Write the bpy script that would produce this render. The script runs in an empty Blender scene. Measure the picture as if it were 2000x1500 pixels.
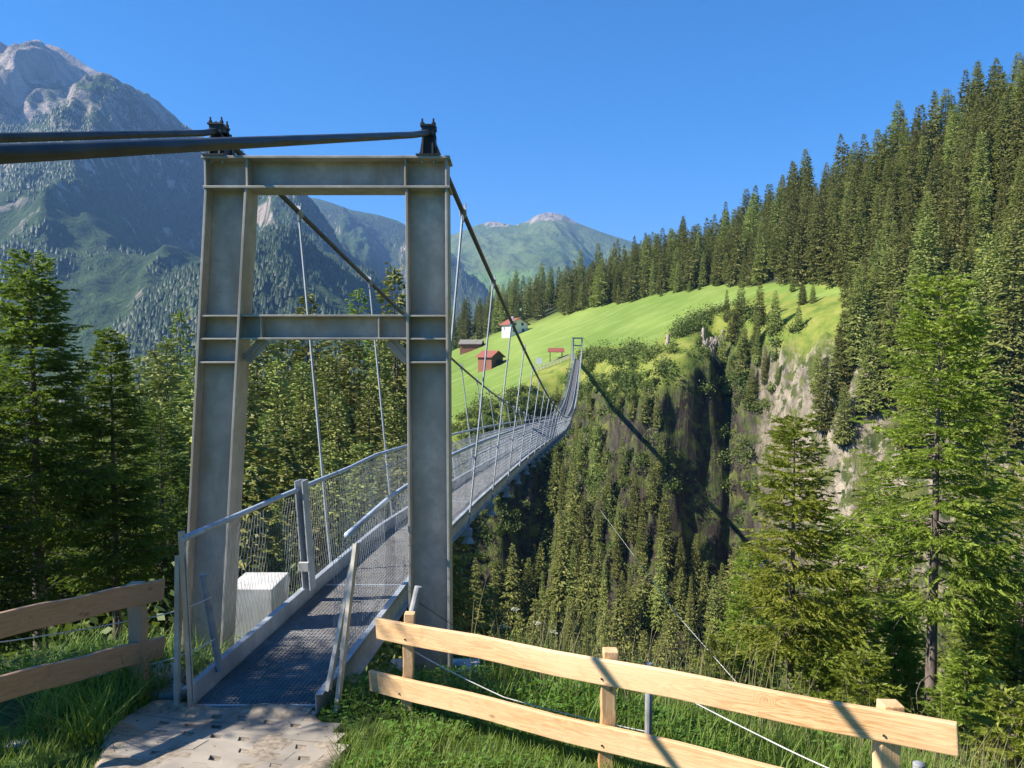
import bpy, math, random
import numpy as np
from mathutils import Vector, Matrix
rnd = random.Random(7)
rs = np.random.RandomState(11)
R_ = math.radians
scene = bpy.context.scene
COL = scene.collection

# ------------------------------------------------------------------ camera, sky, sun, exposure
PITCH = math.atan(70 / 1505.0)
cam = bpy.data.cameras.new('camera')
cam.sensor_width = 36.0
cam.lens = 36.0 * 1505 / 2000
cam.clip_start = 0.05
cam.clip_end = 40000
camo = bpy.data.objects.new('camera', cam)
camo.location = (0, 0, 0)
camo.rotation_euler = (math.pi / 2 - PITCH, 0, 0)
COL.objects.link(camo)
scene.camera = camo

SUN = Vector((-0.97, -0.20, 0)).normalized()
ELEV = R_(41)
sdir = Vector((SUN.x * math.cos(ELEV), SUN.y * math.cos(ELEV), math.sin(ELEV)))
world = bpy.data.worlds.new('World')
scene.world = world
world.use_nodes = True
wn = world.node_tree
sky = wn.nodes.new('ShaderNodeTexSky')
sky.sky_type = 'NISHITA'
sky.sun_disc = False
sky.sun_elevation = ELEV
sky.sun_rotation = math.atan2(SUN.x, SUN.y)
sky.altitude = 2500
sky.air_density = 1.0
sky.dust_density = 0.0
sky.ozone_density = 6.0
hsv = wn.nodes.new('ShaderNodeHueSaturation'); hsv.inputs['Saturation'].default_value = 1.32; hsv.inputs['Value'].default_value = 1.12
wn.links.new(sky.outputs[0], hsv.inputs['Color']); wn.links.new(hsv.outputs[0], wn.nodes['Background'].inputs[0])
wn.nodes['Background'].inputs[1].default_value = 0.082
sun = bpy.data.lights.new('sun', 'SUN')
sun.energy = 5.0
sun.angle = R_(0.5)
sun.color = (1.0, 0.95, 0.86)
suno = bpy.data.objects.new('sun', sun)
suno.rotation_euler = sdir.to_track_quat('Z', 'Y').to_euler()
COL.objects.link(suno)
scene.view_settings.view_transform = 'Standard'
scene.view_settings.look = 'None'
scene.view_settings.exposure = 1.2
scene.view_settings.gamma = 1
scene.cycles.max_bounces = 6
scene.cycles.transparent_max_bounces = 8
scene.cycles.volume_bounces = 0

# ------------------------------------------------------------------ helpers
def P(px, py, d):
    """point of the place seen at a photo position, at depth d metres"""
    a = (px - 1000) / 1505.0
    b = (750 - py) / 1505.0
    y = math.cos(PITCH) + math.sin(PITCH) * b
    z = -math.sin(PITCH) + math.cos(PITCH) * b
    return Vector((a / y * d, d, z / y * d))

def hash3(i, j, k):
    n = (i * 374761393 + j * 668265263 + k * 2147483647 * 3 + 1013904223) & 0xFFFFFFFF
    n = ((n ^ (n >> 13)) * 1274126177) & 0xFFFFFFFF
    n = (n ^ (n >> 16)) & 0xFFFF
    return n / 65535.0

def vnoise(x, y, z=0.0):
    x = np.asarray(x, float); y = np.asarray(y, float); z = np.asarray(z, float) + 0 * x
    xi = np.floor(x).astype(np.int64); yi = np.floor(y).astype(np.int64); zi = np.floor(z).astype(np.int64)
    fx = x - xi; fy = y - yi; fz = z - zi
    fx = fx * fx * (3 - 2 * fx); fy = fy * fy * (3 - 2 * fy); fz = fz * fz * (3 - 2 * fz)
    r = 0
    for a in (0, 1):
        for b in (0, 1):
            for c in (0, 1):
                w = (fx if a else 1 - fx) * (fy if b else 1 - fy) * (fz if c else 1 - fz)
                r = r + w * hash3(xi + a, yi + b, zi + c)
    return r * 2 - 1

def fbm(x, y, z=0.0, o=4, ridged=False):
    s = 0; a = 1.0; t = 0
    for i in range(o):
        n = vnoise(x * 2 ** i + 17.3 * i, y * 2 ** i - 9.1 * i, z)
        if ridged: n = 1 - 2 * np.abs(n)
        s = s + a * n; t += a; a *= 0.5
    return s / t

def sstep(t):
    t = np.clip(t, 0, 1)
    return t * t * (3 - 2 * t)

def tag(o, label=None, cat=None, group=None, kind=None):
    if label: o['label'] = label
    if cat: o['category'] = cat
    if group: o['group'] = group
    if kind: o['kind'] = kind
    return o

def np_mesh(name, V, F, mat, smooth=False, attrs=None):
    """V (n,3), F (m,k) arrays -> mesh"""
    V = np.asarray(V, np.float32); F = np.asarray(F, np.int32)
    me = bpy.data.meshes.new(name)
    k = F.shape[1]
    me.vertices.add(len(V)); me.vertices.foreach_set('co', V.ravel())
    me.loops.add(F.size); me.loops.foreach_set('vertex_index', F.ravel())
    me.polygons.add(len(F))
    me.polygons.foreach_set('loop_start', np.arange(0, F.size, k, dtype=np.int32))
    me.polygons.foreach_set('loop_total', np.full(len(F), k, np.int32))
    if smooth: me.polygons.foreach_set('use_smooth', np.ones(len(F), bool))
    if attrs:
        for an, av in attrs.items():
            a = me.attributes.new(an, 'FLOAT', 'POINT'); a.data.foreach_set('value', np.asarray(av, np.float32))
    me.update(calc_edges=True)
    me.materials.append(mat)
    return me

def link(name, me, parent=None, loc=(0, 0, 0)):
    o = bpy.data.objects.new(name, me)
    o.location = loc
    if parent is not None: o.parent = parent
    COL.objects.link(o)
    return o

def empty(name, loc, label, cat, group=None):
    o = bpy.data.objects.new(name, None)
    o.location = loc; o.empty_display_size = 0.2
    COL.objects.link(o)
    tag(o, label, cat, group)
    o['_org'] = tuple(loc)
    return o

class MB:
    def __init__(s): s.v = []; s.f = []
    def hexa(s, c):
        n = len(s.v); s.v += [tuple(p) for p in c]
        for q in ((0, 3, 2, 1), (4, 5, 6, 7), (0, 1, 5, 4), (1, 2, 6, 5), (2, 3, 7, 6), (3, 0, 4, 7)):
            s.f.append(tuple(n + i for i in q))
    def box(s, x0, x1, y0, y1, z0, z1):
        s.hexa([(x0, y0, z0), (x1, y0, z0), (x1, y1, z0), (x0, y1, z0), (x0, y0, z1), (x1, y0, z1), (x1, y1, z1), (x0, y1, z1)])
        return s
    def bar(s, a, b, w, h, up=(0, 0, 1)):
        a = Vector(a); b = Vector(b); d = (b - a).normalized(); up = Vector(up)
        sx = d.cross(up)
        if sx.length < 1e-4: sx = d.cross(Vector((0, 1, 0)))
        sx.normalize(); uz = sx.cross(d).normalized()
        sx = sx * w / 2; uz = uz * h / 2
        s.hexa([a - sx - uz, a + sx - uz, b + sx - uz, b - sx - uz, a - sx + uz, a + sx + uz, b + sx + uz, b - sx + uz])
        return s
    def tube(s, pts, r, n=8, cap=True):
        pts = [Vector(p) for p in pts]
        rr = r if hasattr(r, '__len__') else [r] * len(pts)
        base = len(s.v); prev = None
        for i, p in enumerate(pts):
            d = (pts[min(i + 1, len(pts) - 1)] - pts[max(i - 1, 0)]).normalized()
            if prev is None:
                u = d.cross(Vector((0, 0, 1)))
                if u.length < 1e-3: u = d.cross(Vector((0, 1, 0)))
            else:
                u = prev - d * prev.dot(d)
            u.normalize(); prev = u; w = d.cross(u)
            for k in range(n):
                a = 2 * math.pi * k / n
                s.v.append(tuple(p + (u * math.cos(a) + w * math.sin(a)) * rr[i]))
        for i in range(len(pts) - 1):
            for k in range(n):
                a = base + i * n + k; b = base + i * n + (k + 1) % n
                s.f.append((a, b, b + n, a + n))
        if cap:
            s.f.append(tuple(base + k for k in range(n))[::-1])
            s.f.append(tuple(base + (len(pts) - 1) * n + k for k in range(n)))
        return s
    def poly_prism(s, pts, dv):
        n = len(s.v); k = len(pts); dv = Vector(dv)
        s.v += [tuple(Vector(p)) for p in pts] + [tuple(Vector(p) + dv) for p in pts]
        s.f.append(tuple(n + i for i in range(k))); s.f.append(tuple(n + k + i for i in range(k))[::-1])
        for i in range(k):
            j = (i + 1) % k
            s.f.append((n + i, n + k + i, n + k + j, n + j))
        return s
    def build(s, name, mat, parent=None, bevel=0, smooth=False, root=None):
        root = root or parent
        org = Vector((0, 0, 0))
        if root is not None: org = Vector(root['_org'])
        me = bpy.data.meshes.new(name)
        me.from_pydata([tuple(Vector(v) - org) for v in s.v], [], s.f)
        me.materials.append(mat); me.update()
        if smooth:
            for p in me.polygons: p.use_smooth = True
        o = link(name, me, parent)
        if root is not None and parent is None: o.location = org
        if bevel:
            m = o.modifiers.new('b', 'BEVEL'); m.width = bevel; m.segments = 2; m.limit_method = 'ANGLE'
        return o

# ------------------------------------------------------------------ materials
class NT:
    def __init__(s, name):
        s.m = bpy.data.materials.new(name); s.m.use_nodes = True
        s.t = s.m.node_tree; s.b = s.t.nodes['Principled BSDF']
        s.out = s.t.nodes['Material Output']
        s.tc = s.t.nodes.new('ShaderNodeTexCoord')
        s.geo = s.t.nodes.new('ShaderNodeNewGeometry')
    def n(s, typ, **k):
        x = s.t.nodes.new('ShaderNode' + typ)
        for a, b in k.items(): setattr(x, a, b)
        return x
    def l(s, a, b): s.t.links.new(a, b)
    def noise(s, scale, detail=4, rough=0.55, co=None, sc=None, dist=0):
        n = s.n('TexNoise'); n.inputs['Scale'].default_value = scale; n.inputs['Detail'].default_value = detail
        n.inputs['Roughness'].default_value = rough; n.inputs['Distortion'].default_value = dist
        co = co or s.tc.outputs['Object']
        if sc:
            mp = s.n('Mapping'); mp.inputs['Scale'].default_value = sc[:3]
            if len(sc) > 3: mp.inputs['Rotation'].default_value = sc[3:]
            s.l(co, mp.inputs[0]); co = mp.outputs[0]
        s.l(co, n.inputs['Vector']); return n.outputs['Fac']
    def ramp(s, fac, stops):
        r = s.n('ValToRGB'); e = r.color_ramp.elements
        e[0].position, e[0].color = stops[0][0], (*stops[0][1], 1)
        e[1].position, e[1].color = stops[-1][0], (*stops[-1][1], 1)
        for p, c in stops[1:-1]:
            q = e.new(p); q.color = (*c, 1)
        s.l(fac, r.inputs[0]); return r.outputs[0]
    def fr(s, fac, a, b):
        r = s.n('MapRange'); r.inputs[1].default_value = a; r.inputs[2].default_value = b
        s.l(fac, r.inputs[0]); return r.outputs[0]
    def mix(s, f, a, b, mode='MIX'):
        m = s.n('MixRGB', blend_type=mode)
        for i, v in ((0, f), (1, a), (2, b)):
            if isinstance(v, (int, float)): m.inputs[i].default_value = v
            elif isinstance(v, tuple): m.inputs[i].default_value = (*v, 1)
            else: s.l(v, m.inputs[i])
        return m.outputs[0]
    def math(s, op, a, b=0.0):
        m = s.n('Math', operation=op)
        for i, v in ((0, a), (1, b)):
            if isinstance(v, (int, float)): m.inputs[i].default_value = v
            else: s.l(v, m.inputs[i])
        return m.outputs[0]
    def attr(s, name):
        a = s.n('Attribute'); a.attribute_name = name; return a.outputs['Fac']
    def bump(s, h, strength=0.3, dist=0.02):
        b = s.n('Bump'); b.inputs['Strength'].default_value = strength; b.inputs['Distance'].default_value = dist
        s.l(h, b.inputs['Height']); s.l(b.outputs[0], s.b.inputs['Normal'])
    def fin(s, col, rough=0.7, metal=0.0, spec=None):
        if isinstance(col, tuple): s.b.inputs['Base Color'].default_value = (*col, 1)
        else: s.l(col, s.b.inputs['Base Color'])
        if isinstance(rough, float): s.b.inputs['Roughness'].default_value = rough
        else: s.l(rough, s.b.inputs['Roughness'])
        s.b.inputs['Metallic'].default_value = metal
        if spec is not None: s.b.inputs['Specular IOR Level'].default_value = spec
        return s.m

def simple(name, c, rough=0.7, metal=0.0, var=0.25, scale=6):
    m = NT(name)
    n = m.noise(scale, 5)
    a = tuple(x * (1 - var) for x in c); b = tuple(min(1, x * (1 + var)) for x in c)
    return m.fin(m.ramp(n, [(0.3, a), (0.7, b)]), rough, metal)

def steel_mat(name, base, rust=0.12):
    m = NT(name)
    pos = m.geo.outputs['Position']
    n1 = m.noise(2.4, 6, 0.6, pos, (1, 1, .6))
    n2 = m.noise(9, 6, 0.65, pos)
    n3 = m.noise(1.6, 5, 0.6, pos, (3, 3, .5))
    c = m.ramp(n1, [(0.3, tuple(x * .62 for x in base)), (0.5, base), (0.72, tuple(min(1, x * 1.35) for x in base))])
    c = m.mix(m.fr(n2, .38, .75), c, tuple(x * .75 for x in base))
    c = m.mix(m.math('MULTIPLY', m.fr(n3, .52, .72), rust * 6), c, (.34, .25, .15))
    m.bump(n2, .08, .01)
    return m.fin(c, m.ramp(n2, [(0, (.40,) * 3), (1, (.66,) * 3)]), .18)
M = {}
M['steel'] = steel_mat('galvanized_steel', (.50, .45, .37))
M['steel_clean'] = steel_mat('bright_galvanized', (.42, .45, .48), .0)
M['grating'] = steel_mat('grating_steel', (.22, .21, .20), .03)
M['dark_steel'] = simple('dark_steel', (.055, .05, .048), .5, .5)
def cable_mat():
    m = NT('cable_sheath')
    w = m.n('TexWave'); w.inputs['Scale'].default_value = 9; w.inputs['Distortion'].default_value = 1.5
    mp = m.n('Mapping'); mp.inputs['Rotation'].default_value = (.5, .5, .5)
    m.l(m.geo.outputs['Position'], mp.inputs[0]); m.l(mp.outputs[0], w.inputs[0])
    n = m.noise(5, 4, .6, m.geo.outputs['Position'])
    m.bump(w.outputs['Fac'], .25, .01)
    return m.fin(m.ramp(n, [(.3, (.035, .035, .038)), (.7, (.09, .085, .08))]), .42, .2)
M['cable'] = cable_mat()
M['rail'] = steel_mat('handrail_pipe', (.46, .52, .60), 0)
def wood_mat(name, c1, c2, c3, knot=.6):
    m = NT(name)
    co = m.tc.outputs['Object']
    ri = m.n('ObjectInfo')
    ad = m.n('VectorMath', operation='ADD'); cb = m.n('CombineXYZ')
    m.l(m.math('MULTIPLY', ri.outputs['Random'], 37.0), cb.inputs[0]); m.l(co, ad.inputs[0]); m.l(cb.outputs[0], ad.inputs[1])
    co = ad.outputs[0]
    vo = m.n('TexVoronoi'); vo.inputs['Scale'].default_value = 3.2
    mp = m.n('Mapping'); mp.inputs['Scale'].default_value = (1.2, .02, 2.4); m.l(co, mp.inputs[0]); m.l(mp.outputs[0], vo.inputs['Vector'])
    kd = vo.outputs['Distance']
    g = m.noise(4.5, 6, .55, co, (.35, 7, 7), 1.2)
    g2 = m.math('ADD', g, m.math('MULTIPLY', m.math('SUBTRACT', 1.0, m.fr(kd, .0, .25)), .8))
    wv = m.math('SINE', m.math('MULTIPLY', g2, 44.0))
    c = m.mix(m.fr(wv, -1, 1), c1, c2)
    c = m.mix(m.fr(m.noise(1.2, 3, .5, co, (.5, 2, 2)), .35, .7), c, c3)
    kn = m.math('SUBTRACT', 1.0, m.fr(kd, .05, .12))
    c = m.mix(m.math('MULTIPLY', kn, knot), c, tuple(x * .25 for x in c1))
    c = m.mix(m.math('MULTIPLY', m.fr(m.noise(14, 4, .6, co), .55, .8), .25), c, tuple(x * .5 for x in c1))
    m.bump(wv, .12, .004)
    return m.fin(c, .65)
M['wood'] = wood_mat('fresh_spruce_plank', (.50, .25, .09), (.76, .47, .22), (.82, .56, .31))
M['wood_old'] = wood_mat('weathered_plank', (.36, .20, .11), (.50, .31, .18), (.42, .28, .18))
M['grey_post'] = simple('grey_post', (.30, .30, .30), .8, 0, .35, 8)
M['concrete'] = simple('concrete', (.55, .52, .47), .85, 0, .18, 5)
M['paver'] = simple('paver_concrete', (.33, .28, .22), .9, 0, .35, 2.2)
M['soil'] = simple('soil', (.26, .20, .14), .95, 0, .4, 20)
M['gravel'] = simple('trodden_gravel', (.30, .24, .17), .95, 0, .45, 25)
M['stone'] = simple('pale_stone', (.36, .34, .30), .9, 0, .3, 5)
M['rope'] = simple('wire_rope', (.62, .60, .55), .6)
M['white_wall'] = simple('white_render', (.80, .79, .76), .8, 0, .05)
M['red_roof'] = simple('red_roof', (.27, .075, .05), .8, 0, .2, 3)
M['red_wood'] = simple('red_brown_boards', (.24, .085, .05), .8, 0, .25, 3)
M['dark_wood'] = simple('dark_boards', (.10, .065, .045), .8, 0, .3, 3)
M['grey_roof'] = simple('grey_shingles', (.20, .18, .15), .85, 0, .3, 2)
M['glass'] = simple('dark_glass', (.03, .035, .04), .2)
M['pale_wood'] = simple('pale_fence_wood', (.50, .42, .34), .8, 0, .2, 3)
M['root'] = simple('bleached_root', (.38, .31, .25), .9, 0, .3, 3)

def foliage(name, c1, c2, trans=.35, var=.25, nsc=.9, spec=.25, tint=None):
    m = NT(name)
    ri = m.n('ObjectInfo')
    n = m.noise(nsc, 4, .6, m.geo.outputs['Position'])
    n2 = m.noise(nsc * 9, 2, .5, m.geo.outputs['Position'])
    f = m.math('ADD', m.math('MULTIPLY', m.fr(n, .3, .7), .6), m.math('MULTIPLY', m.fr(n2, .3, .7), .4))
    c = m.mix(f, c1, c2)
    hs = m.n('HueSaturation'); m.l(c, hs.inputs['Color'])
    m.l(m.math('ADD', .5 - .02, m.math('MULTIPLY', ri.outputs['Random'], .04)), hs.inputs['Hue'])
    m.l(m.math('ADD', 1 - var, m.math('MULTIPLY', ri.outputs['Random'], 2 * var)), hs.inputs['Value'])
    c = hs.outputs[0]
    m.fin(c, .55, 0, spec)
    tr = m.n('BsdfTranslucent'); mx = m.n('MixShader'); mx.inputs[0].default_value = trans
    m.l(m.mix(.45, c, (.30, .42, .03), 'MIX'), tr.inputs[0])
    m.l(m.b.outputs[0], mx.inputs[1]); m.l(tr.outputs[0], mx.inputs[2]); m.l(mx.outputs[0], m.out.inputs[0])
    return m.m
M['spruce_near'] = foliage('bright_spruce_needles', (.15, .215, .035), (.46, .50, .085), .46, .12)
M['spruce_shaded'] = foliage('shaded_spruce_needles', (.04, .085, .02), (.15, .21, .04), .36)  # darker needle copy: shade on the left trees is put into the colour
M['spruce_left'] = foliage('lit_spruce_needles', (.06, .11, .025), (.24, .31, .05), .42)  # lighter needle copy: sunlight on the taller left trees is in the colour
M['spruce_mid'] = foliage('forest_spruce_needles', (.13, .165, .045), (.42, .41, .115), .16, .38, .45)
M['larch'] = foliage('larch_needles', (.15, .22, .05), (.30, .36, .10), .3)
M['scrub'] = foliage('scrub_leaves', (.06, .11, .03), (.21, .25, .06), .25, .2, .12)
M['grass'] = foliage('grass_blades', (.075, .13, .02), (.26, .33, .06), .38, .2, 1.3)
M['herb'] = foliage('herb_leaves', (.07, .13, .018), (.15, .23, .035), .35, .2, 2)
M['dry_grass'] = foliage('dry_grass_stems', (.30, .26, .12), (.42, .38, .2), .3, .2, 2)
M['far_tree'] = foliage('far_tree_needles', (.018, .033, .014), (.035, .052, .02), .0, .2, .01)
M['umbel'] = simple('flower_umbel', (.6, .58, .42), .8)

def bark_mat(name, a, b):
    m = NT(name)
    n = m.noise(9, 6, .7, m.geo.outputs['Position'], (1, 1, .45))
    m.bump(n, .8, .03)
    return m.fin(m.ramp(n, [(.3, a), (.7, b)]), .9)
M['bark'] = bark_mat('bark', (.07, .05, .04), (.26, .20, .165))
M['bark_far'] = bark_mat('bark_dark', (.05, .04, .03), (.14, .11, .09))

# ------------------------------------------------------------------ ground
GORGE = [(-2.6, 8.6), (1.8, 7.9), (5, 6.2), (10, 3.5), (20, -1), (60, -12), (140, -20), (118, 20), (98, 55), (78, 88), (64, 110), (57, 124), (51, 136), (47, 148),
         (44, 158), (40, 161), (34, 151), (28.5, 142.5), (24, 150), (19, 162), (13.5, 171), (7, 170), (1, 167), (-8, 163), (-20, 158), (-38, 154),
         (-70, 170), (-160, 220), (-400, 320), (-400, 200), (-160, 150), (-60, 125), (-26, 98), (-15, 62), (-9, 32), (-5, 14)]
def poly_sd(x, y, poly):
    """signed distance, positive inside"""
    d2 = np.full(x.shape, 1e18); ins = np.zeros(x.shape, bool)
    n = len(poly)
    for i in range(n):
        x0, y0 = poly[i]; x1, y1 = poly[(i + 1) % n]
        ex, ey = x1 - x0, y1 - y0
        t = np.clip(((x - x0) * ex + (y - y0) * ey) / (ex * ex + ey * ey), 0, 1)
        dd = (x - x0 - t * ex) ** 2 + (y - y0 - t * ey) ** 2
        d2 = np.minimum(d2, dd)
        c = ((y0 > y) != (y1 > y)) & (x < ex * (y - y0) / (ey if abs(ey) > 1e-9 else 1e-9) + x0)
        ins ^= c
    return np.where(ins, 1, -1) * np.sqrt(d2)

EX = [-60, -30, 0, 24, 35, 52, 55.5, 60, 66, 75, 90, 110]; EY = [315, 283, 264, 241, 216, 188, 158, 130, 106, 80, 60, 40]
CX = [-60, 0, 35, 56, 60, 70, 77, 85, 90, 110]; CY = [365, 322, 271, 239, 228, 208, 170, 150, 136, 122]
def xl_(y): return -2.76 + .0985 * y
def terrain(x, y, full=False):
    x = np.asarray(x, float); y = np.asarray(y, float)
    r = np.hypot(x, y)
    pf = -2.5 + .42 * (x - 14) + .165 * (y - 175) + .58 * np.maximum(0, x - 58)
    pf = pf - .9 * np.maximum(0, y - np.interp(x, CX, CY))
    pf = np.where(y > 150, pf - .5 * np.maximum(0, -x - 40), pf)
    pf = np.maximum(pf, -170) ; pf = np.minimum(pf, 190 + .1 * pf)
    ynear = np.maximum(0, y - 5.5)
    left = np.maximum(0, -x - 3.2)
    tn = -2.53 + .17 * np.maximum(0, 5.0 - y) - .30 * ynear - .10 * left
    tn = np.where(y < 0, -1.68 + .12 * (-y), tn)
    # side slope to the right of the path falls a little
    tn = tn - .27 * np.clip(x - .6, 0, 9) * sstep((y - 2.5) / 2.5)
    tn = tn - .30 * sstep((x - xl_(y) + .1) / .15) * sstep((xl_(y) + .98 - x) / .12) * sstep((y - 5.3) / .1)
    tn = np.maximum(tn, -165)
    m = sstep((y + 1.2 * x - 60) / 100)
    T = tn * (1 - m) + pf * m
    far = sstep((r - 700) / 900)
    T = T * (1 - far) + (-165) * far
    s = poly_sd(x, y, GORGE)
    near_w = sstep((70 - y) / 50)
    w1 = fbm(x * .07 + 3, y * .07, 0, 4) * 4.5 + fbm(x * .3, y * .3, 5, 3) * 1.6
    s2 = np.maximum(s + np.where(y > 45, w1 * np.clip(s / 8 + .35, 0, 1), .25 * fbm(x * .8, y * .8, 2, 3)), 0)
    k = np.where(x > 43, .62, 1.0) * 1.0
    k = 1.0 - .42 * sstep((x - 41) / 6)
    q = s2 * k
    dfar = np.interp(q, [0, 2, 5, 9, 16, 26, 45, 200], [0, .8, 5, 19, 39, 54, 66, 75])
    dnear = np.interp(s2, [0, 1.5, 5, 9, 16, 40, 200], [0, .9, 3.3, 8, 22, 55, 75])
    drop = dfar * (1 - near_w) + dnear * near_w
    H = T - drop
    lim = -78.0
    H = np.where(s > 0, np.maximum(H, np.minimum(lim, T)), H)
    H = H + fbm(x * .05, y * .05, 1, 3) * 1.3 * sstep((r - 25) / 60) + fbm(x * .9, y * .9, 8, 3) * .07
    steep = sstep((s2 - 3) / 5) * (1 - near_w)
    H = H + steep * fbm(x * .22 + y * .1, y * .22, 3, 4, True) * 3.0 * np.where(s > 0, 1, 0)
    if full: return H, s, m, drop
    return H
def TZ(x, y): return float(terrain(np.array([x]), np.array([y]))[0])

angs = np.concatenate([np.radians(np.arange(-180, -48, 4.0)), np.radians(np.arange(-48, 48, .2)), np.radians(np.arange(48, 180.1, 4.0))])
rr = [0.0, .6]
while rr[-1] < 14000: rr.append(rr[-1] * (1.016 if rr[-1] < 70 else (1.0075 if rr[-1] < 240 else 1.05)))
rr = np.array(rr)
A, RR = np.meshgrid(angs, rr)
X = np.sin(A) * RR; Y = np.cos(A) * RR
Hh, S_, M_, D_ = terrain(X, Y, True)
nr, na = X.shape
idx = np.arange(nr * na).reshape(nr, na)
F = np.stack([idx[:-1, :-1], idx[:-1, 1:], idx[1:, 1:], idx[1:, :-1]], -1).reshape(-1, 4)
gy, gx = np.gradient(Hh)
dist_out = np.clip(-S_, -100, 200)
# meadow: far plateau outside the gorge, in front of the forest edge
fe = (X - 24) * .55 + (Y - 242)  # forest edge line: meadow where negative-ish
edge = np.interp(X, EX, EY)
meadow = sstep((dist_out - 5 + fbm(X * .12, Y * .12, 4, 3) * 6) / 4) * sstep((edge + 6 - Y) / 5) * (Y > 100) * sstep((X + 75) / 20)
terrace = sstep((X - 43) / 4) * sstep((Y - 100) / 20) * sstep((70 - X) / 8) * sstep((22 - D_) / 6) * .8 * sstep((edge + 6 - Y) / 5)
lip = sstep((dist_out + 9) / 6) * sstep((Y - 90) / 30) * sstep((edge + 10 - Y) / 5)
neargrass = sstep((14 - RR) / 3)

def ground_mat():
    m = NT('ground')
    pos = m.geo.outputs['Position']
    sep = m.n('SeparateXYZ'); m.l(m.geo.outputs['Normal'], sep.inputs[0]); nz = sep.outputs[2]
    n1 = m.noise(.35, 6, .6, pos); n2 = m.noise(.06, 4, .5, pos); n3 = m.noise(6, 5, .7, pos)
    mead = m.mix(m.fr(m.noise(.035, 4, .55, pos, (1, .35, 1, 0, 0, .5)), .35, .65), (.12, .185, .03), (.20, .265, .055))
    mead = m.mix(m.math('MULTIPLY', m.fr(m.noise(.25, 5, .6, pos, (.25, 1.6, 1, 0, 0, .42)), .48, .68), .35), mead, (.32, .37, .13))
    mead = m.mix(m.math('MULTIPLY', m.fr(m.noise(1.3, 5, .7, pos), .5, .75), .35), mead, (.09, .15, .02))
    scr = m.ramp(n1, [(.3, (.07, .12, .02)), (.5, (.17, .20, .035)), (.7, (.26, .25, .06))])
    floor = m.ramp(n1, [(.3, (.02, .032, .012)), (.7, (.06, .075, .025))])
    ng = m.ramp(m.noise(2.2, 6, .65, pos), [(.3, (.045, .04, .022)), (.5, (.05, .09, .02)), (.72, (.09, .15, .03))])
    # layered rock, beds dipping to the left
    ro = m.noise(.5, 8, .68, pos, (2.6, .5, .45, .2, .55, .2), .7)
    r2 = m.noise(.11, 5, .6, pos)
    rock = m.ramp(ro, [(.28, (.07, .065, .06)), (.45, (.24, .20, .15)), (.58, (.44, .36, .26)), (.75, (.62, .52, .38))])
    rock = m.mix(m.fr(r2, .4, .65), rock, (.20, .19, .17), 'MULTIPLY')
    rock = m.mix(.55, rock, m.ramp(ro, [(.3, (.13, .115, .09)), (.6, (.48, .40, .29))]))
    rock = m.mix(m.attr('pale'), m.mix(1.0, rock, (.20, .195, .20), 'MULTIPLY'), rock)  # left wall is greyer rock; cliff shade is multiplied into its colour
    veg = m.fr(m.math('ADD', m.noise(.5, 7, .68, pos), m.math('MULTIPLY', nz, .25)), .54, .61)
    rockv = m.mix(veg, rock, m.mix(m.fr(n1, .35, .65), (.035, .055, .018), (.15, .16, .045)))
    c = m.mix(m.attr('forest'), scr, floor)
    c = m.mix(m.attr('rock'), c, rockv)
    c = m.mix(m.attr('meadow'), c, mead)
    c = m.mix(m.attr('near'), c, ng)
    hh = m.math('ADD', m.math('MULTIPLY', ro, 1.0), m.math('MULTIPLY', n3, .05))
    b = m.n('Bump'); b.inputs['Strength'].default_value = .9; b.inputs['Distance'].default_value = 1.2
    m.l(m.math('MULTIPLY', hh, m.attr('rock')), b.inputs['Height']); m.l(b.outputs[0], m.b.inputs['Normal'])
    return m.fin(c, .9, 0, .15)
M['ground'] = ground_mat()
rockm = sstep((D_ - 3.0) / 3.5) * sstep((Y - 25) / 25)
terr_m = np.clip(np.maximum(meadow, 0), 0, 1)
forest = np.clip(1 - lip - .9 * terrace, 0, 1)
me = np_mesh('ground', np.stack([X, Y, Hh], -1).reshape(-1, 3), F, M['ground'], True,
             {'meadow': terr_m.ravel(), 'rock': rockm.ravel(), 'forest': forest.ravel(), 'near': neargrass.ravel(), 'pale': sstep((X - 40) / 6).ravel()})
tag(link('ground', me), kind='structure')

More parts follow.
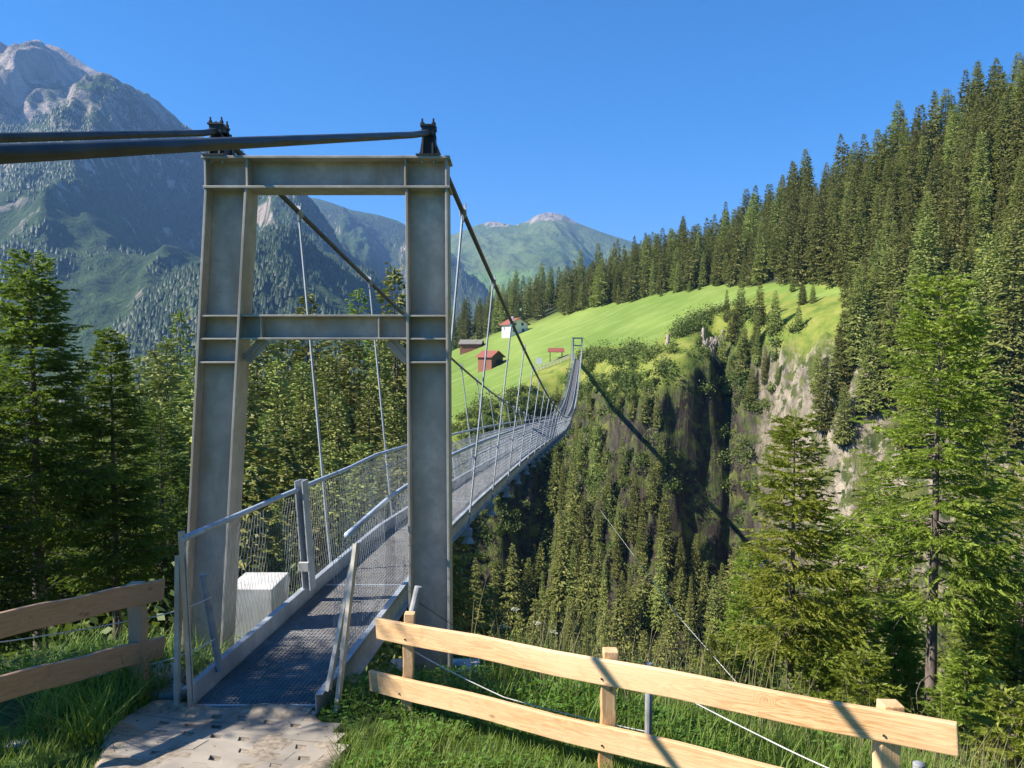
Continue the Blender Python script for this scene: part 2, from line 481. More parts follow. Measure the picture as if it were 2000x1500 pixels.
# ------------------------------------------------------------------ mountains
def mountain_mat(name, kind):
    m = NT(name)
    pos = m.geo.outputs['Position']
    sep = m.n('SeparateXYZ'); m.l(pos, sep.inputs[0])
    sn = m.n('SeparateXYZ'); m.l(m.geo.outputs['Normal'], sn.inputs[0])
    big = m.noise(.0032, 8, .62, pos, (1, 1, .7)); fine = m.noise(.03, 6, .68, pos); ero = m.noise(.012, 7, .66, pos, (1.6, 1.6, .35), .6)
    rock = m.ramp(ero, [(.3, (.16, .135, .12)), (.5, (.30, .245, .205)), (.7, (.50, .42, .35))])
    green = m.ramp(fine, [(.3, (.035, .06, .025)), (.52, (.05, .08, .03)), (.7, (.085, .125, .042))])
    if kind == 'far':
        green = m.ramp(big, [(.35, (.075, .12, .04)), (.6, (.15, .19, .07))])
        hz = m.fr(sep.outputs[2], 640, 720)
        f = m.math('ADD', m.math('MULTIPLY', hz, .42), ero)
        c = m.mix(m.fr(f, .72, .80), green, rock)
        low = m.fr(sep.outputs[2], 330, 290)
        c = m.mix(m.math('MULTIPLY', low, m.fr(big, .42, .5)), c, (.17, .27, .07))
    else:
        h = m.fr(sep.outputs[2], 250, 1150)
        f = m.math('ADD', m.math('ADD', m.math('MULTIPLY', ero, .75), m.math('MULTIPLY', big, .55)), m.math('MULTIPLY', h, .30 if kind == 'a' else .05))
        f = m.math('ADD', f, m.math('MULTIPLY', m.math('SUBTRACT', .6, sn.outputs[2]), .25))
        c = m.mix(m.fr(f, .71 if kind == 'a' else .73, .81 if kind == 'a' else .83), green, rock)
        if kind == 'a':
            c = m.mix(m.math('MULTIPLY', m.fr(sep.outputs[2], 780, 1000), .55), c, m.ramp(ero, [(.35, (.10, .08, .06)), (.5, (.26, .185, .13)), (.68, (.38, .28, .20))]))
    b = m.n('Bump'); b.inputs['Strength'].default_value = 1.0; b.inputs['Distance'].default_value = 30
    m.l(m.math('ADD', m.math('MULTIPLY', ero, 1.2), m.math('MULTIPLY', fine, .5)), b.inputs['Height']); m.l(b.outputs[0], m.b.inputs['Normal'])
    return m.fin(c, .95, 0, .1)

def mountain(name, ridge, foot_dy, foot_dx, zfoot, mat, seed, spur=.22, nu=420, nv=240, detail=28, prof=1.0, dsc=1.0):
    """ridge: list of (px, py, depth). the front slope runs down toward (foot_dx, -foot_dy)"""
    pts = np.array([tuple(P(q[0], q[1], q[2] * dsc)) for q in ridge])
    L = np.concatenate([[0], np.cumsum(np.linalg.norm(np.diff(pts, axis=0), axis=1))])
    u = np.linspace(0, L[-1], nu)
    rx = np.interp(u, L, pts[:, 0]); ry = np.interp(u, L, pts[:, 1]); rz = np.interp(u, L, pts[:, 2])
    rz = rz + fbm(u / 120.0, u * 0 + seed, 0, 4) * detail * .16
    v = np.concatenate([-np.linspace(1, 0.03, 40) , np.linspace(0, 1, nv)])
    U, V = np.meshgrid(np.arange(nu), v)
    av = np.abs(V)
    x0 = rx[U]; y0 = ry[U]; z0 = rz[U]
    fx = np.where(V >= 0, foot_dx, -foot_dx * .3); fy = np.where(V >= 0, -foot_dy, foot_dy * .7)
    x = x0 + fx * av; y = y0 + fy * av
    z = z0 + (zfoot - z0) * (av ** prof)
    sc = 1.0 / max(foot_dy, 500)
    env = np.sin(np.pi * np.clip(av, 0, 1) ** .75) * sstep(av * 7)
    rg = fbm(x * sc * 3.0 + y * sc * .8 + seed, y * sc * 1.1, seed, 6, True)
    gl = fbm(x * sc * 9 + seed, y * sc * 3, seed + 3, 5, True)
    y = y - env * (rg * .5) * foot_dy * spur
    z = z + env * (rg * .42 * abs(foot_dy) * spur + gl * detail * 1.6) + fbm(x * sc * 30, y * sc * 30, seed, 3) * detail * .35 * np.clip(av * 12, 0, 1)
    n1, n2 = x.shape
    idx = np.arange(n1 * n2).reshape(n1, n2)
    F = np.stack([idx[:-1, :-1], idx[:-1, 1:], idx[1:, 1:], idx[1:, :-1]], -1).reshape(-1, 4)[:, ::-1]
    me = np_mesh(name, np.stack([x, y, z], -1).reshape(-1, 3), F, mat, True)
    tag(link(name, me), kind='structure')
    return x, y, z

MA = mountain_mat('mountain_limestone', 'a'); MB_ = mountain_mat('mountain_wooded', 'b'); MC = mountain_mat('mountain_pasture', 'far')
gA = mountain('mountain_peak', [(-700, 330, 3600), (-420, 250, 3500), (-180, 175, 3300), (-60, 120, 3200), (0, 103, 3100), (25, 106, 3080), (60, 92, 3050), (95, 86, 3000), (122, 95, 3000), (165, 125, 3000),
              (240, 166, 2950), (300, 206, 2900), (370, 250, 2850), (430, 290, 2800), (500, 345, 2750), (560, 384, 2700), (630, 460, 2600), (700, 545, 2500), (790, 650, 2400), (880, 720, 2300)],
              1900, 260, -180, MA, 3.3, .30, 520, 300, 42, .92)
gB = mountain('mountain_ridge', [(380, 330, 4200), (480, 360, 4100), (560, 383, 4000), (617, 387, 3900), (651, 397, 3850), (688, 411, 3800), (741, 420, 3750), (778, 431, 3700), (830, 462, 3600), (880, 492, 3500),
              (930, 540, 3400), (985, 586, 3300), (1060, 650, 3200), (1140, 710, 3100)],
              1400, 200, -180, MB_, 8.1, .28, 360, 220, 26, .95)
gC = mountain('mountain_summit', [(640, 520, 7600), (760, 500, 7400), (840, 475, 7200), (900, 452, 7000), (930, 440, 7000), (962, 432, 7000), (1003, 441, 6900), (1030, 433, 6900), (1050, 419, 6900), (1072, 414, 6900), (1103, 420, 6900),
              (1128, 436, 6900), (1180, 455, 6900), (1245, 476, 6900), (1330, 505, 6900), (1500, 560, 6900), (1700, 600, 6900)],
              2000, 0, -180, MC, 5.7, .16, 420, 220, 20, .85, .62)

# far-off woods on the slopes: small conifers, one mass each
def cone_wood(name, grid, n, hmin, hmax, zlo, zhi, label, seed, flt=None):
    x, y, z = grid; r = np.random.RandomState(seed)
    rows, cols = x.shape
    i = r.randint(45, rows - 1, n * 4); j = r.randint(0, cols - 1, n * 4)
    a = r.rand(n * 4); b = r.rand(n * 4)
    bx = x[i, j] * (1 - a) + x[i + 1, j] * a; bx = bx * (1 - b) + x[i, j + 1] * b
    by = y[i, j] * (1 - a) + y[i + 1, j] * a; by = by * (1 - b) + y[i, j + 1] * b
    bz = z[i, j] * (1 - a) + z[i + 1, j] * a; bz = bz * (1 - b) + z[i, j + 1] * b
    dens = fbm(bx * .0045, by * .0035, 2.2, 4) + .35 * (r.rand(n * 4) - .5)
    ok = (bz > zlo) & (bz < zhi * (1 + .25 * dens)) & (dens > -.02)
    q = np.where(ok)[0][:n]
    bx, by, bz = bx[q], by[q], bz[q]; m = len(q)
    h = hmin + (hmax - hmin) * r.rand(m); w = h * (.26 + .1 * r.rand(m))
    k = 5
    V = np.zeros((m, k + 1, 3))
    for t in range(k):
        an = 2 * math.pi * t / k + r.rand(m)
        V[:, t] = np.stack([bx + w * np.cos(an), by + w * np.sin(an), bz - 1], -1)
    V[:, k] = np.stack([bx, by, bz + h], -1)
    F = np.array([[t, (t + 1) % k, k] for t in range(k)])
    F = (F[None] + (np.arange(m) * (k + 1))[:, None, None]).reshape(-1, 3)
    me = np_mesh(name, V.reshape(-1, 3), F, M['far_tree'])
    tag(link(name, me), label, 'forest', kind='stuff')
cone_wood('distant_forest', gA, 42000, 6, 13, -170, 640, 'distant conifers scattered over the flank of the rocky grey mountain', 1)
cone_wood('distant_forest', gB, 26000, 6, 13, -170, 900, 'distant conifers covering the blue green ridge behind the pylon', 2)

# ------------------------------------------------------------------ tree builders
def shoots_spruce(r, H, Rad, z0, whorl_gap, nper, twigs, sho, droop=.35, power=.8, gap=.0, tip=.09):
    """returns branch polylines and arrays of shoots (p, d, len)"""
    br = []; sp = []; sd = []; sl = []
    z = z0
    while z < H * .985:
        f = (z - z0) / (H - z0)
        L0 = Rad * (1 - f) ** power + tip
        if f < .12: L0 *= .7 + f * 2.5
        for b in range(nper):
            if r.rand() < gap: continue
            az = 2 * math.pi * (b + r.rand() * .9) / nper + z * 7.3
            L = L0 * (.65 + .5 * r.rand())
            el = -.30 + 1.15 * f ** 1.6 + .15 * (r.rand() - .5)
            dx, dy = math.cos(az), math.sin(az)
            zz = z + r.rand() * whorl_gap * .8
            def pt(t):
                zc = el * t - droop * t * (1 - t) * 1.2 + (.20 * t * t if f < .7 else 0)
                return np.array([dx * L * t, dy * L * t, zz + zc * L])
            pl = [pt(t) for t in (0, .33, .66, 1)]
            br.append((pl, .0075 * L + .003))
            nt = max(3, int(twigs * L / Rad + 2))
            for k in range(nt):
                t = .12 + .88 * (k + r.rand() * .7) / nt
                p = pt(min(t, 1)); side = 1 if (k % 2) else -1
                tw = (.42 * L * (1.05 - t) + .10 * Rad ** .5) * (.7 + .6 * r.rand())
                ang = az + side * (.75 + .5 * r.rand())
                if t > .93: ang = az + .3 * (r.rand() - .5)
                d = np.array([math.cos(ang), math.sin(ang), -.10 - .35 * r.rand() * (1 - f) + .35 * f])
                d /= np.linalg.norm(d)
                ns = max(1, int(sho * tw / (.4 * Rad) + 1))
                for q in range(ns):
                    s = (q + .4 * r.rand()) / ns
                    pp = p + d * tw * s
                    if q == 0 and ns > 1: dd = d
                    else:
                        a2 = (r.rand() - .5) * 1.7
                        dd = np.array([d[0] * math.cos(a2) - d[1] * math.sin(a2), d[0] * math.sin(a2) + d[1] * math.cos(a2), d[2] - .25 * r.rand()])
                        dd /= np.linalg.norm(dd)
                    sp.append(pp); sd.append(dd); sl.append(tw * (1.0 if ns == 1 else .95 / ns + .35) * (.7 + .5 * r.rand()))
        z += whorl_gap * (.75 + .5 * r.rand()) * (1 - .35 * f)
    # leader
    sp.append(np.array([0, 0, H * .96])); sd.append(np.array([0, 0, 1.0])); sl.append(H * .05)
    return br, np.array(sp), np.array(sd), np.array(sl)

def blades(p, d, l, w, r, planes=2):
    n = len(p)
    V = []; F = []
    rv = r.normal(size=(n, 3)) * .35 + np.array([0, 0, 1.0])
    s = np.cross(d, rv); s /= np.linalg.norm(s, axis=1)[:, None] + 1e-9
    t = np.cross(d, s)
    for k in range(planes):
        sd = s if k == 0 else t
        a = p; b = p + d * l[:, None] * .45 + sd * w[:, None]; c = p + d * l[:, None]; e = p + d * l[:, None] * .45 - sd * w[:, None]
        V.append(np.stack([a, b, c, e], 1))
    V = np.concatenate(V, 0)
    F = np.arange(len(V) * 4).reshape(-1, 4)
    return V.reshape(-1, 3), F

def needles(p, d, l, nl, r, per=12):
    n = len(p)
    t = (np.arange(per)[None] + r.rand(n, per)) / per
    an = r.rand(n, per) * 2 * math.pi
    up = np.array([0, 0, 1.0]) + 0 * d
    s = np.cross(d, up); s /= np.linalg.norm(s, axis=1)[:, None] + 1e-6
    u = np.cross(s, d)
    base = p[:, None] + d[:, None] * (l[:, None] * t)[..., None]
    rad = s[:, None] * np.cos(an)[..., None] + u[:, None] * (np.sin(an) * .7)[..., None]
    dirn = d[:, None] * .75 + rad * .8
    ln = nl * (.7 + .6 * r.rand(n, per))[..., None]
    tipp = base + dirn * ln
    wv = np.cross(dirn, rad + .3 * u[:, None]); wv /= np.linalg.norm(wv, axis=-1, keepdims=True) + 1e-6
    wd = nl * .24
    V = np.stack([base - wv * wd, base + wv * wd, tipp], 2).reshape(-1, 3)
    F = np.arange(len(V)).reshape(-1, 3)
    return V, F

def trunk_mesh(name, H, r0, br, mat, dead=0, r=None, z0=0, maxbr=400, bend=.0):
    mb = MB()
    n = 9
    zs = [-.6 - .02 * H] + [H * i / n for i in range(n + 1)]
    mb.tube([(bend * math.sin(z * .7), bend * math.cos(z * .5) - bend, z) for z in zs], [r0 * 1.25] + [max(.004, r0 * (1 - i / n) ** .85 * 1.0) for i in range(n + 1)], 8)
    for pl, rad in br[:maxbr]:
        mb.tube(pl, [rad, rad * .8, rad * .5, rad * .2], 4, False)
    for i in range(dead):
        z = r.uniform(z0 * .25, z0 + H * .25); az = r.uniform(0, 6.28); L = r.uniform(.25, .9) * (H / 7)
        p = Vector((0, 0, z)); pts = [p]; dirn = Vector((math.cos(az), math.sin(az), r.uniform(-.3, .3)))
        for k in range(4):
            p = p + dirn * L / 4; dirn = dirn + Vector((r.uniform(-.25, .25), r.uniform(-.25, .25), r.uniform(-.3, .2))); pts.append(p.copy())
        mb.tube(pts, [.012 * H / 7, .009 * H / 7, .007 * H / 7, .004, .002], 4, False)
    me = bpy.data.meshes.new(name); me.from_pydata(mb.v, [], mb.f); me.materials.append(mat)
    for p_ in me.polygons: p_.use_smooth = True
    return me

def make_tree(seed, H, Rad, z0, r0, fol, mode='near', bark='bark', dead=0, gap=.0, **kw):
    r = np.random.RandomState(seed)
    if mode == 'near':
        br, p, d, l = shoots_spruce(r, H, Rad, z0, kw.get('wg', .24) * .78, kw.get('nper', 6), kw.get('twigs', 15) * 1.25, kw.get('sho', 4), gap=gap, droop=kw.get('droop', .3), power=kw.get('power', .8))
        l = np.clip(l, .06, .26)
        V, F = needles(p, d, l, kw.get('nl', .052), r, kw.get('per', 10))
        V2, F2 = blades(p, d, l, np.full(len(p), .016), r, 1)
        me = bpy.data.meshes.new('crown')
        F2t = np.concatenate([F2[:, [0, 1, 2]], F2[:, [0, 2, 3]]]) + len(V)
        cr = np_mesh('crown', np.concatenate([V, V2]), np.concatenate([F, F2t]), M[fol])
    else:
        br, p, d, l = shoots_spruce(r, H, Rad, z0, kw.get('wg', H * .028), kw.get('nper', 7), kw.get('twigs', 7), kw.get('sho', 1.6), gap=gap, droop=kw.get('droop', .35), power=kw.get('power', .85), tip=.25)
        V, F = blades(p, d + np.array([0, 0, -.12]), l * 1.15, l * kw.get('wf', .17) + .05, r, 2)
        cr = np_mesh('crown', V, F, M[fol])
    tm = trunk_mesh('trunk', H, r0, br if mode == 'near' else [], M[bark], dead, random.Random(seed), z0)
    return tm, cr

def place(name, meshes, loc, rot, scale, label, cat, group=None):
    o = bpy.data.objects.new(name, None); o.location = loc
    o.rotation_euler = (0, 0, rot)
    o.scale = scale if hasattr(scale, '__len__') else (scale,) * 3
    o.empty_display_size = .5
    COL.objects.link(o)
    tag(o, label, cat, group)
    for nm, me in zip(('trunk', 'crown'), meshes):
        c = bpy.data.objects.new(nm, me); c.parent = o; COL.objects.link(c)
    return o

# ---- near trees, each its own
NEAR = [  # px, top py, depth, radius, crown base fraction, trunk radius, foliage, label, options
    (1838, 556, 9.6, 1.05, .50, .075, 'spruce_near', 'tall bright green spruce with bare pinkish trunk at the right, behind the fence end', dict(dead=30, gap=.24, twigs=13, power=.6)),
    (1553, 812, 10.8, .92, .50, .07, 'spruce_near', 'small bright spruce with straight bare brown trunk right of the middle fence post', dict(dead=22, gap=.16, twigs=13)),
    (2010, 880, 11.0, 1.6, .12, .08, 'spruce_near', 'bright green spruce cut off by the right edge of the picture', dict(dead=6)),
    (1720, 905, 14.0, 1.7, .16, .08, 'spruce_near', 'bushy yellow green spruce between the two bare trunks on the right', dict(dead=8)),
    (1640, 1010, 13.0, 1.3, .15, .06, 'spruce_near', 'low leafy young spruce just right of the thin brown trunk', dict(dead=4)),
    (1930, 760, 16.0, 1.8, .1, .09, 'spruce_near', 'green spruce standing behind the tallest bare trunk on the right', dict(dead=4)),
    (1462, 1080, 14.5, 1.2, .1, .06, 'spruce_near', 'short green spruce left of the thin brown trunk above the gorge', dict(dead=2)),
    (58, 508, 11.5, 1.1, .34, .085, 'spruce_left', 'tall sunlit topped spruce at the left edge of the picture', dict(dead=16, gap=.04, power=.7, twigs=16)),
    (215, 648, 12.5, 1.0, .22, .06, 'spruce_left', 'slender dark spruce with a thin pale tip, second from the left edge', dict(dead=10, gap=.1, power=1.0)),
    (-90, 640, 10.0, 1.2, .12, .08, 'spruce_shaded', 'dark spruce mostly beyond the left edge of the picture', dict(dead=8)),
    (135, 860, 16.0, 1.5, .08, .08, 'spruce_shaded', 'broad shaded spruce filling the gap between the two tall left trees', dict(dead=8)),
    (312, 800, 17.5, 1.5, .1, .08, 'spruce_shaded', 'dark bushy spruce directly left of the left pylon leg', dict(dead=8)),
    (-1500, -640, 4.5, 2.0, .1, .1, 'spruce_shaded', 'tall spruce just outside the picture whose shade falls on the bridge end', dict(dead=4)),
    (1480, 1230, 12.5, .8, .05, .05, 'spruce_near', 'low spruce left of the thin brown trunk, above the upper plank', dict(dead=0)),
    (1655, 1130, 12.5, 1.0, .05, .05, 'spruce_near', 'low spruce between the thin brown trunk and the right fence post', dict(dead=0)),
    (1750, 1180, 11.5, .9, .05, .05, 'spruce_near', 'low bright spruce directly above the right fence post', dict(dead=0)),
    (1935, 1120, 11.5, 1.0, .05, .05, 'spruce_near', 'low bright spruce just right of the tallest bare trunk', dict(dead=0)),
    (1990, 1230, 10.5, .9, .05, .05, 'spruce_near', 'lowest bright spruce in the right corner beyond the fence end', dict(dead=0)),
    (1400, 1250, 12.5, .9, .05, .05, 'spruce_near', 'small spruce rising over the grass edge left of the other low ones', dict(dead=0)),
    (1600, 1290, 10.2, .8, .04, .05, 'spruce_near', 'young spruce just right of the foot of the thin brown trunk', dict(dead=0)),
    (1690, 1285, 9.6, .8, .04, .05, 'spruce_near', 'young spruce above the upper plank, left of the right fence post', dict(dead=0)),
    (1890, 1290, 9.0, .8, .04, .05, 'spruce_near', 'young bright spruce over the very end of the upper plank', dict(dead=0)),
    (1975, 1360, 7.6, .7, .04, .05, 'spruce_near', 'young bright spruce in the bottom right corner', dict(dead=0)),
    (20, 880, 15.0, 1.6, .08, .08, 'spruce_shaded', 'low dark spruce behind the left wooden fence', dict(dead=8)),
]
for i, (px, py, d, Rad, cb, tr, fol, lab, opt) in enumerate(NEAR):
    top = P(px, py, d)
    gz = TZ(top.x, top.y)
    H = top.z - gz
    print('near', lab[:30], 'H', round(H, 1))
    ms = make_tree(100 + i, H, Rad, H * cb, tr * (1 + .04 * H), fol, 'near', wg=.23 if H < 8 else .27, **opt)
    place('spruce_tree', ms, (top.x, top.y, gz), rnd.uniform(0, 6), 1, lab, 'tree')

# ---- forest prototypes
PR = []
for i in range(9):
    H = 20.0
    PR.append((H, make_tree(300 + i, H, [3.4, 3.9, 2.8, 3.6, 3.0, 4.4, 2.5, 3.3, 4.0][i], [1.0, 1.8, .8, 3.5, 1.2, 1.5, 4.5, 2.0, .8][i], .24, 'spruce_mid', 'mid', 'bark_far', twigs=11, sho=1.8, wf=.125, power=[.65, .95, .75, .6, 1.0, .85, .55, .7, .9][i], gap=[0, .05, .12, .22, .05, .1, .28, .15, .05][i], droop=[.3, .45, .35, .5, .3, .4, .5, .35, .4][i], dead=6)))
LARCH = [(20.0, make_tree(330 + i, 20.0, 3.4, 2.5, .22, 'larch', 'mid', 'bark_far', twigs=8, gap=.25, wf=.12, droop=.1)) for i in range(2)]

def forest_tree(x, y, h, label, group, protos=PR, wide=1.0, name='spruce_tree'):
    k = rnd.randrange(len(protos)); H, ms = protos[k]
    z = TZ(x, y); s = h / H
    place(name, ms, (x, y, z - .3), rnd.uniform(0, 6.28), (s * wide, s * wide, s), label, 'tree', group)

placed = []
def free(x, y, dmin):
    for a, b in placed:
        if (a - x) ** 2 + (b - y) ** 2 < dmin * dmin: return False
    placed.append((x, y)); return True

def on_px(px, d): return (px - 1000) / 1505 * d, d
cnt = 0
# right hillside forest
tries = 0
extra = []
while cnt < 145 and tries < 40000:
    tries += 1
    y = rnd.uniform(48, 262); x = rnd.uniform(12, 110)
    px = 1000 + 1505 * x / y
    if px > 2060 or px < 1100: continue
    e = float(np.interp(x, EX, EY))
    rw = px > 1640 and poly_sd(np.array([x]), np.array([y]), GORGE)[0] < 9
    if y < e - 2 and not rw: continue
    if y > float(np.interp(x, CX, CY)) + 5: continue
    if free(x, y, 4.6):
        front = y < e + 14
        forest_tree(x, y, rnd.uniform(10, 17) if y > e + 5 else rnd.uniform(6, 15), 'dark green spruce in the front rows of the steep right hillside forest, above the meadow' if front else
                    'dark green spruce deep in the crowded forest covering the right hillside', 'spruces of the right hillside forest', wide=rnd.uniform(.85, 1.3))
        cnt += 1
print('right forest', cnt)
# forest behind the house
n2 = 0; tries = 0
while n2 < 44 and tries < 9000:
    tries += 1
    y = rnd.uniform(262, 318); px = rnd.uniform(800, 1180); x = (px - 1000) / 1505 * y
    e = float(np.interp(x, EX, EY))
    if y < e + 2: continue
    if free(x, y, 4):
        forest_tree(x, y, rnd.uniform(10, 17), 'spruce in the dark wood behind the white house on the far meadow', 'spruces behind the white house')
        n2 += 1
# mid-left valley wood
MIDL = [(600, 572, 70), (655, 640, 62), (520, 610, 66), (770, 518, 60), (735, 560, 75), (700, 560, 68), (560, 600, 80), (500, 640, 52), (540, 690, 46), (590, 700, 50),
        (640, 690, 48), (690, 640, 52), (740, 640, 50), (775, 620, 56), (820, 640, 66), (480, 700, 44), (445, 640, 60), (350, 600, 62), (325, 660, 50), (378, 690, 44), (300, 680, 62),
        (270, 690, 56), (240, 700, 70), (410, 700, 52), (660, 760, 40), (590, 780, 38), (720, 740, 42), (520, 800, 36), (770, 760, 44), (830, 760, 58), (560, 860, 32), (640, 850, 34), (705, 850, 36),
        (160, 690, 60), (190, 730, 48), (330, 780, 38), (290, 800, 32), (480, 900, 28), (540, 960, 26), (610, 950, 27), (760, 850, 38), (800, 620, 84), (640, 610, 90), (560, 640, 96), (470, 650, 90)]
for i, (px, py, d) in enumerate(MIDL):
    t = P(px, py, d); z = TZ(t.x, t.y); h = t.z - z
    print('midL', px, py, d, 'h', round(h, 1), end=' | ')
    pr = LARCH if px in (350, 700, 735, 410) else PR
    forest_tree(t.x, t.y, min(max(h, 4), 30), 'light green feathery larch among the valley spruces behind the pylon' if pr is LARCH else 'spruce in the valley wood seen behind and between the pylon legs', 'larches of the valley wood' if pr is LARCH else 'spruces of the valley wood', pr,
                wide=1.05 if h > 12 else 1.3, name='larch_tree' if pr is LARCH else 'spruce_tree')
# trees standing on the gorge walls
GT = [(1135, 830, 95), (1165, 800, 110), (1120, 870, 90), (1190, 880, 100), (1215, 850, 118), (1240, 900, 96), (1275, 870, 108), (1300, 930, 98), (1255, 970, 86), (1205, 1010, 80), (1140, 960, 84), (1330, 1040, 78),
      (1290, 1050, 74), (1230, 1090, 70), (1180, 1100, 68), (1120, 1060, 76), (1360, 1030, 66), (1395, 1110, 60), (1150, 1160, 60), (1210, 1190, 56), (1300, 1170, 56), (1350, 1200, 52), (1080, 1160, 64), (1040, 1200, 60),
      (1400, 1230, 46), (1260, 1230, 48), (1100, 900, 120), (1320, 830, 125)]
def solve_d(px, py, h, lo=35, hi=185):
    ds = np.linspace(lo, hi, 301); q = P(px, py, 1.0)
    f = q.z * ds - h - terrain(q.x * ds, ds)
    c = np.where((f[:-1] > 0) & (f[1:] <= 0))[0]
    return float(ds[c[0]]) if len(c) else None
GT = [g for g in GT if not (1300 < g[0] < 1460 and g[1] < 1030)] + [(1095, 1010, 0), (1060, 1100, 0), (1170, 940, 0), (1210, 960, 0), (1250, 1000, 0), (1130, 1080, 0), (1350, 1110, 0)]
for i, (px, py, d) in enumerate(GT):
    h = rnd.uniform(9, 17); d = solve_d(px, py, h)
    if d is None: continue
    t = P(px, py, d); placed.append((t.x, t.y))
    forest_tree(t.x, t.y, h, 'sunlit narrow spruce rising from the shaded gorge below the bridge', 'spruces in the gorge', wide=.8)
WT = [(1448, 540, 128, 12), (1485, 545, 128, 11), (1515, 560, 128, 9), (1430, 600, 128, 9), (1412, 640, 128, 8), (1450, 640, 128, 11), (1478, 610, 128, 9), (1495, 660, 128, 8), (1425, 690, 128, 9), (1470, 700, 128, 9), (1520, 700, 128, 6), (1610, 690, 110, 14), (1650, 740, 100, 12), (1680, 500, 92, 18), (1640, 640, 100, 13), (1650, 590, 106, 16), (1600, 660, 112, 9), (1700, 620, 88, 17), (1745, 560, 82, 20), (1800, 600, 78, 20), (1870, 480, 84, 24), (1930, 430, 80, 26), (1985, 380, 76, 30),
      (1560, 590, 128, 6), (1770, 700, 66, 14), (1830, 640, 62, 20), (1900, 560, 66, 24), (1985, 560, 56, 26), (1420, 560, 140, 8), (1455, 610, 136, 10), (1440, 580, 138, 9), (1480, 640, 130, 8), (1740, 480, 96, 22), (1810, 420, 92, 26)]
for i, (px, py, d, h) in enumerate(WT):
    d = solve_d(px, py, h * .8, 45, 165)
    if d is None: continue
    t = P(px, py, d)
    forest_tree(t.x, t.y, h * .8, 'spruce on the lit grassy rock slope at the right side of the gorge', 'spruces on the right gorge wall', wide=1.1)
# the crowded trees between and behind those, one mass
def tree_mass(name, pts, label, mat, seed):
    r = np.random.RandomState(seed)
    protos = []
    for i in range(3):
        br_, p, d, l = shoots_spruce(np.random.RandomState(500 + i), 20.0, 3.6, 1.2, .75, 6, 6, 1.0, droop=.35, power=.85, tip=.25)
        protos.append(blades(p, d + np.array([0, 0, -.12]), l * 1.3, l * .22 + .06, r, 2))
    VV = []; FF = []; n0 = 0
    for (x, y, h) in pts:
        V, F = protos[r.randint(3)]; a = r.rand() * 6.28; sc = h / 20.0; w_ = sc * r.uniform(.9, 1.25)
        c_, s_ = math.cos(a), math.sin(a)
        VV.append(np.stack([(V[:, 0] * c_ - V[:, 1] * s_) * w_ + x, (V[:, 0] * s_ + V[:, 1] * c_) * w_ + y, V[:, 2] * sc + TZ(x, y) - .3], -1)); FF.append(F + n0); n0 += len(V)
    me = np_mesh(name, np.concatenate(VV), np.concatenate(FF), M[mat])
    tag(link(name, me), label, 'forest', kind='stuff')
pts = []; tries = 0
while len(pts) < 600 and tries < 40000:
    tries += 1
    y = rnd.uniform(48, 262); x = rnd.uniform(12, 110); px = 1000 + 1505 * x / y; e = float(np.interp(x, EX, EY))
    if 1100 < px < 2060 and (e < y < float(np.interp(x, CX, CY)) + 5 or (px > 1660 and y < e + 5 and poly_sd(np.array([x]), np.array([y]), GORGE)[0] < 7)) and free(x, y, 2.9): pts.append((x, y, rnd.uniform(9, 16)))
tries = 0; k0 = len(pts)
while len(pts) < k0 + 60 and tries < 20000:
    tries += 1
    y = rnd.uniform(262, 320); px = rnd.uniform(800, 1180); x = (px - 1000) / 1505 * y
    if y > float(np.interp(x, EX, EY)) + 3 and free(x, y, 3): pts.append((x, y, rnd.uniform(8, 14)))
tree_mass('background_forest', pts, 'crowded conifers filling in the woods on the far slopes behind the front trees', 'spruce_mid', 9)
pts = []; tries = 0
while len(pts) < 230 and tries < 1800:
    tries += 1
    px = rnd.uniform(1085, 1450) if rnd.random() < .8 else rnd.uniform(870, 1100); py = rnd.uniform(730, 1260); h = rnd.uniform(8, 19) if py > 860 else rnd.uniform(4, 9)
    if px < 1085 and py < 1050: continue
    if 1300 < px < 1460 and py < 1040: continue
    d = solve_d(px, py, h)
    if d is None: continue
    t = P(px, py, d)
    if float(fbm(np.array([px * .012]), np.array([py * .006]), 3, 2)[0]) > -.22 and free(t.x, t.y, 2.3): pts.append((t.x, t.y, h))
tree_mass('gorge_wall_forest', pts, 'small conifers crowding the shaded far wall of the gorge', 'spruce_mid', 10)
pts = []; tries = 0
while len(pts) < 90 and tries < 60000:
    tries += 1
    y = rnd.uniform(22, 100); px = rnd.uniform(-60, 860); x = (px - 1000) / 1505 * y
    hh_ = rnd.uniform(8, 15)
    if poly_sd(np.array([x]), np.array([y]), GORGE)[0] < 5 and (TZ(x, y) + hh_) / y < -.03 and free(x, y, 3.0): pts.append((x, y, hh_))
tree_mass('valley_forest', pts, 'crowded lower conifers of the valley wood left of the bridge', 'spruce_mid', 12)
# young spruces on the meadow edge
for i, (px, d, h) in enumerate([(1345, 196, 3.2), (1365, 193, 2.4), (1290, 205, 2.6), (1400, 190, 3), (1315, 202, 1.8), (1430, 186, 4), (1565, 140, 4.5), (1585, 138, 4), (1545, 150, 3)]):
    x, y = on_px(px, d)
    forest_tree(x, y, h, 'young spruce at the upper edge of the bright meadow', 'young spruces along the meadow edge', wide=1.4)

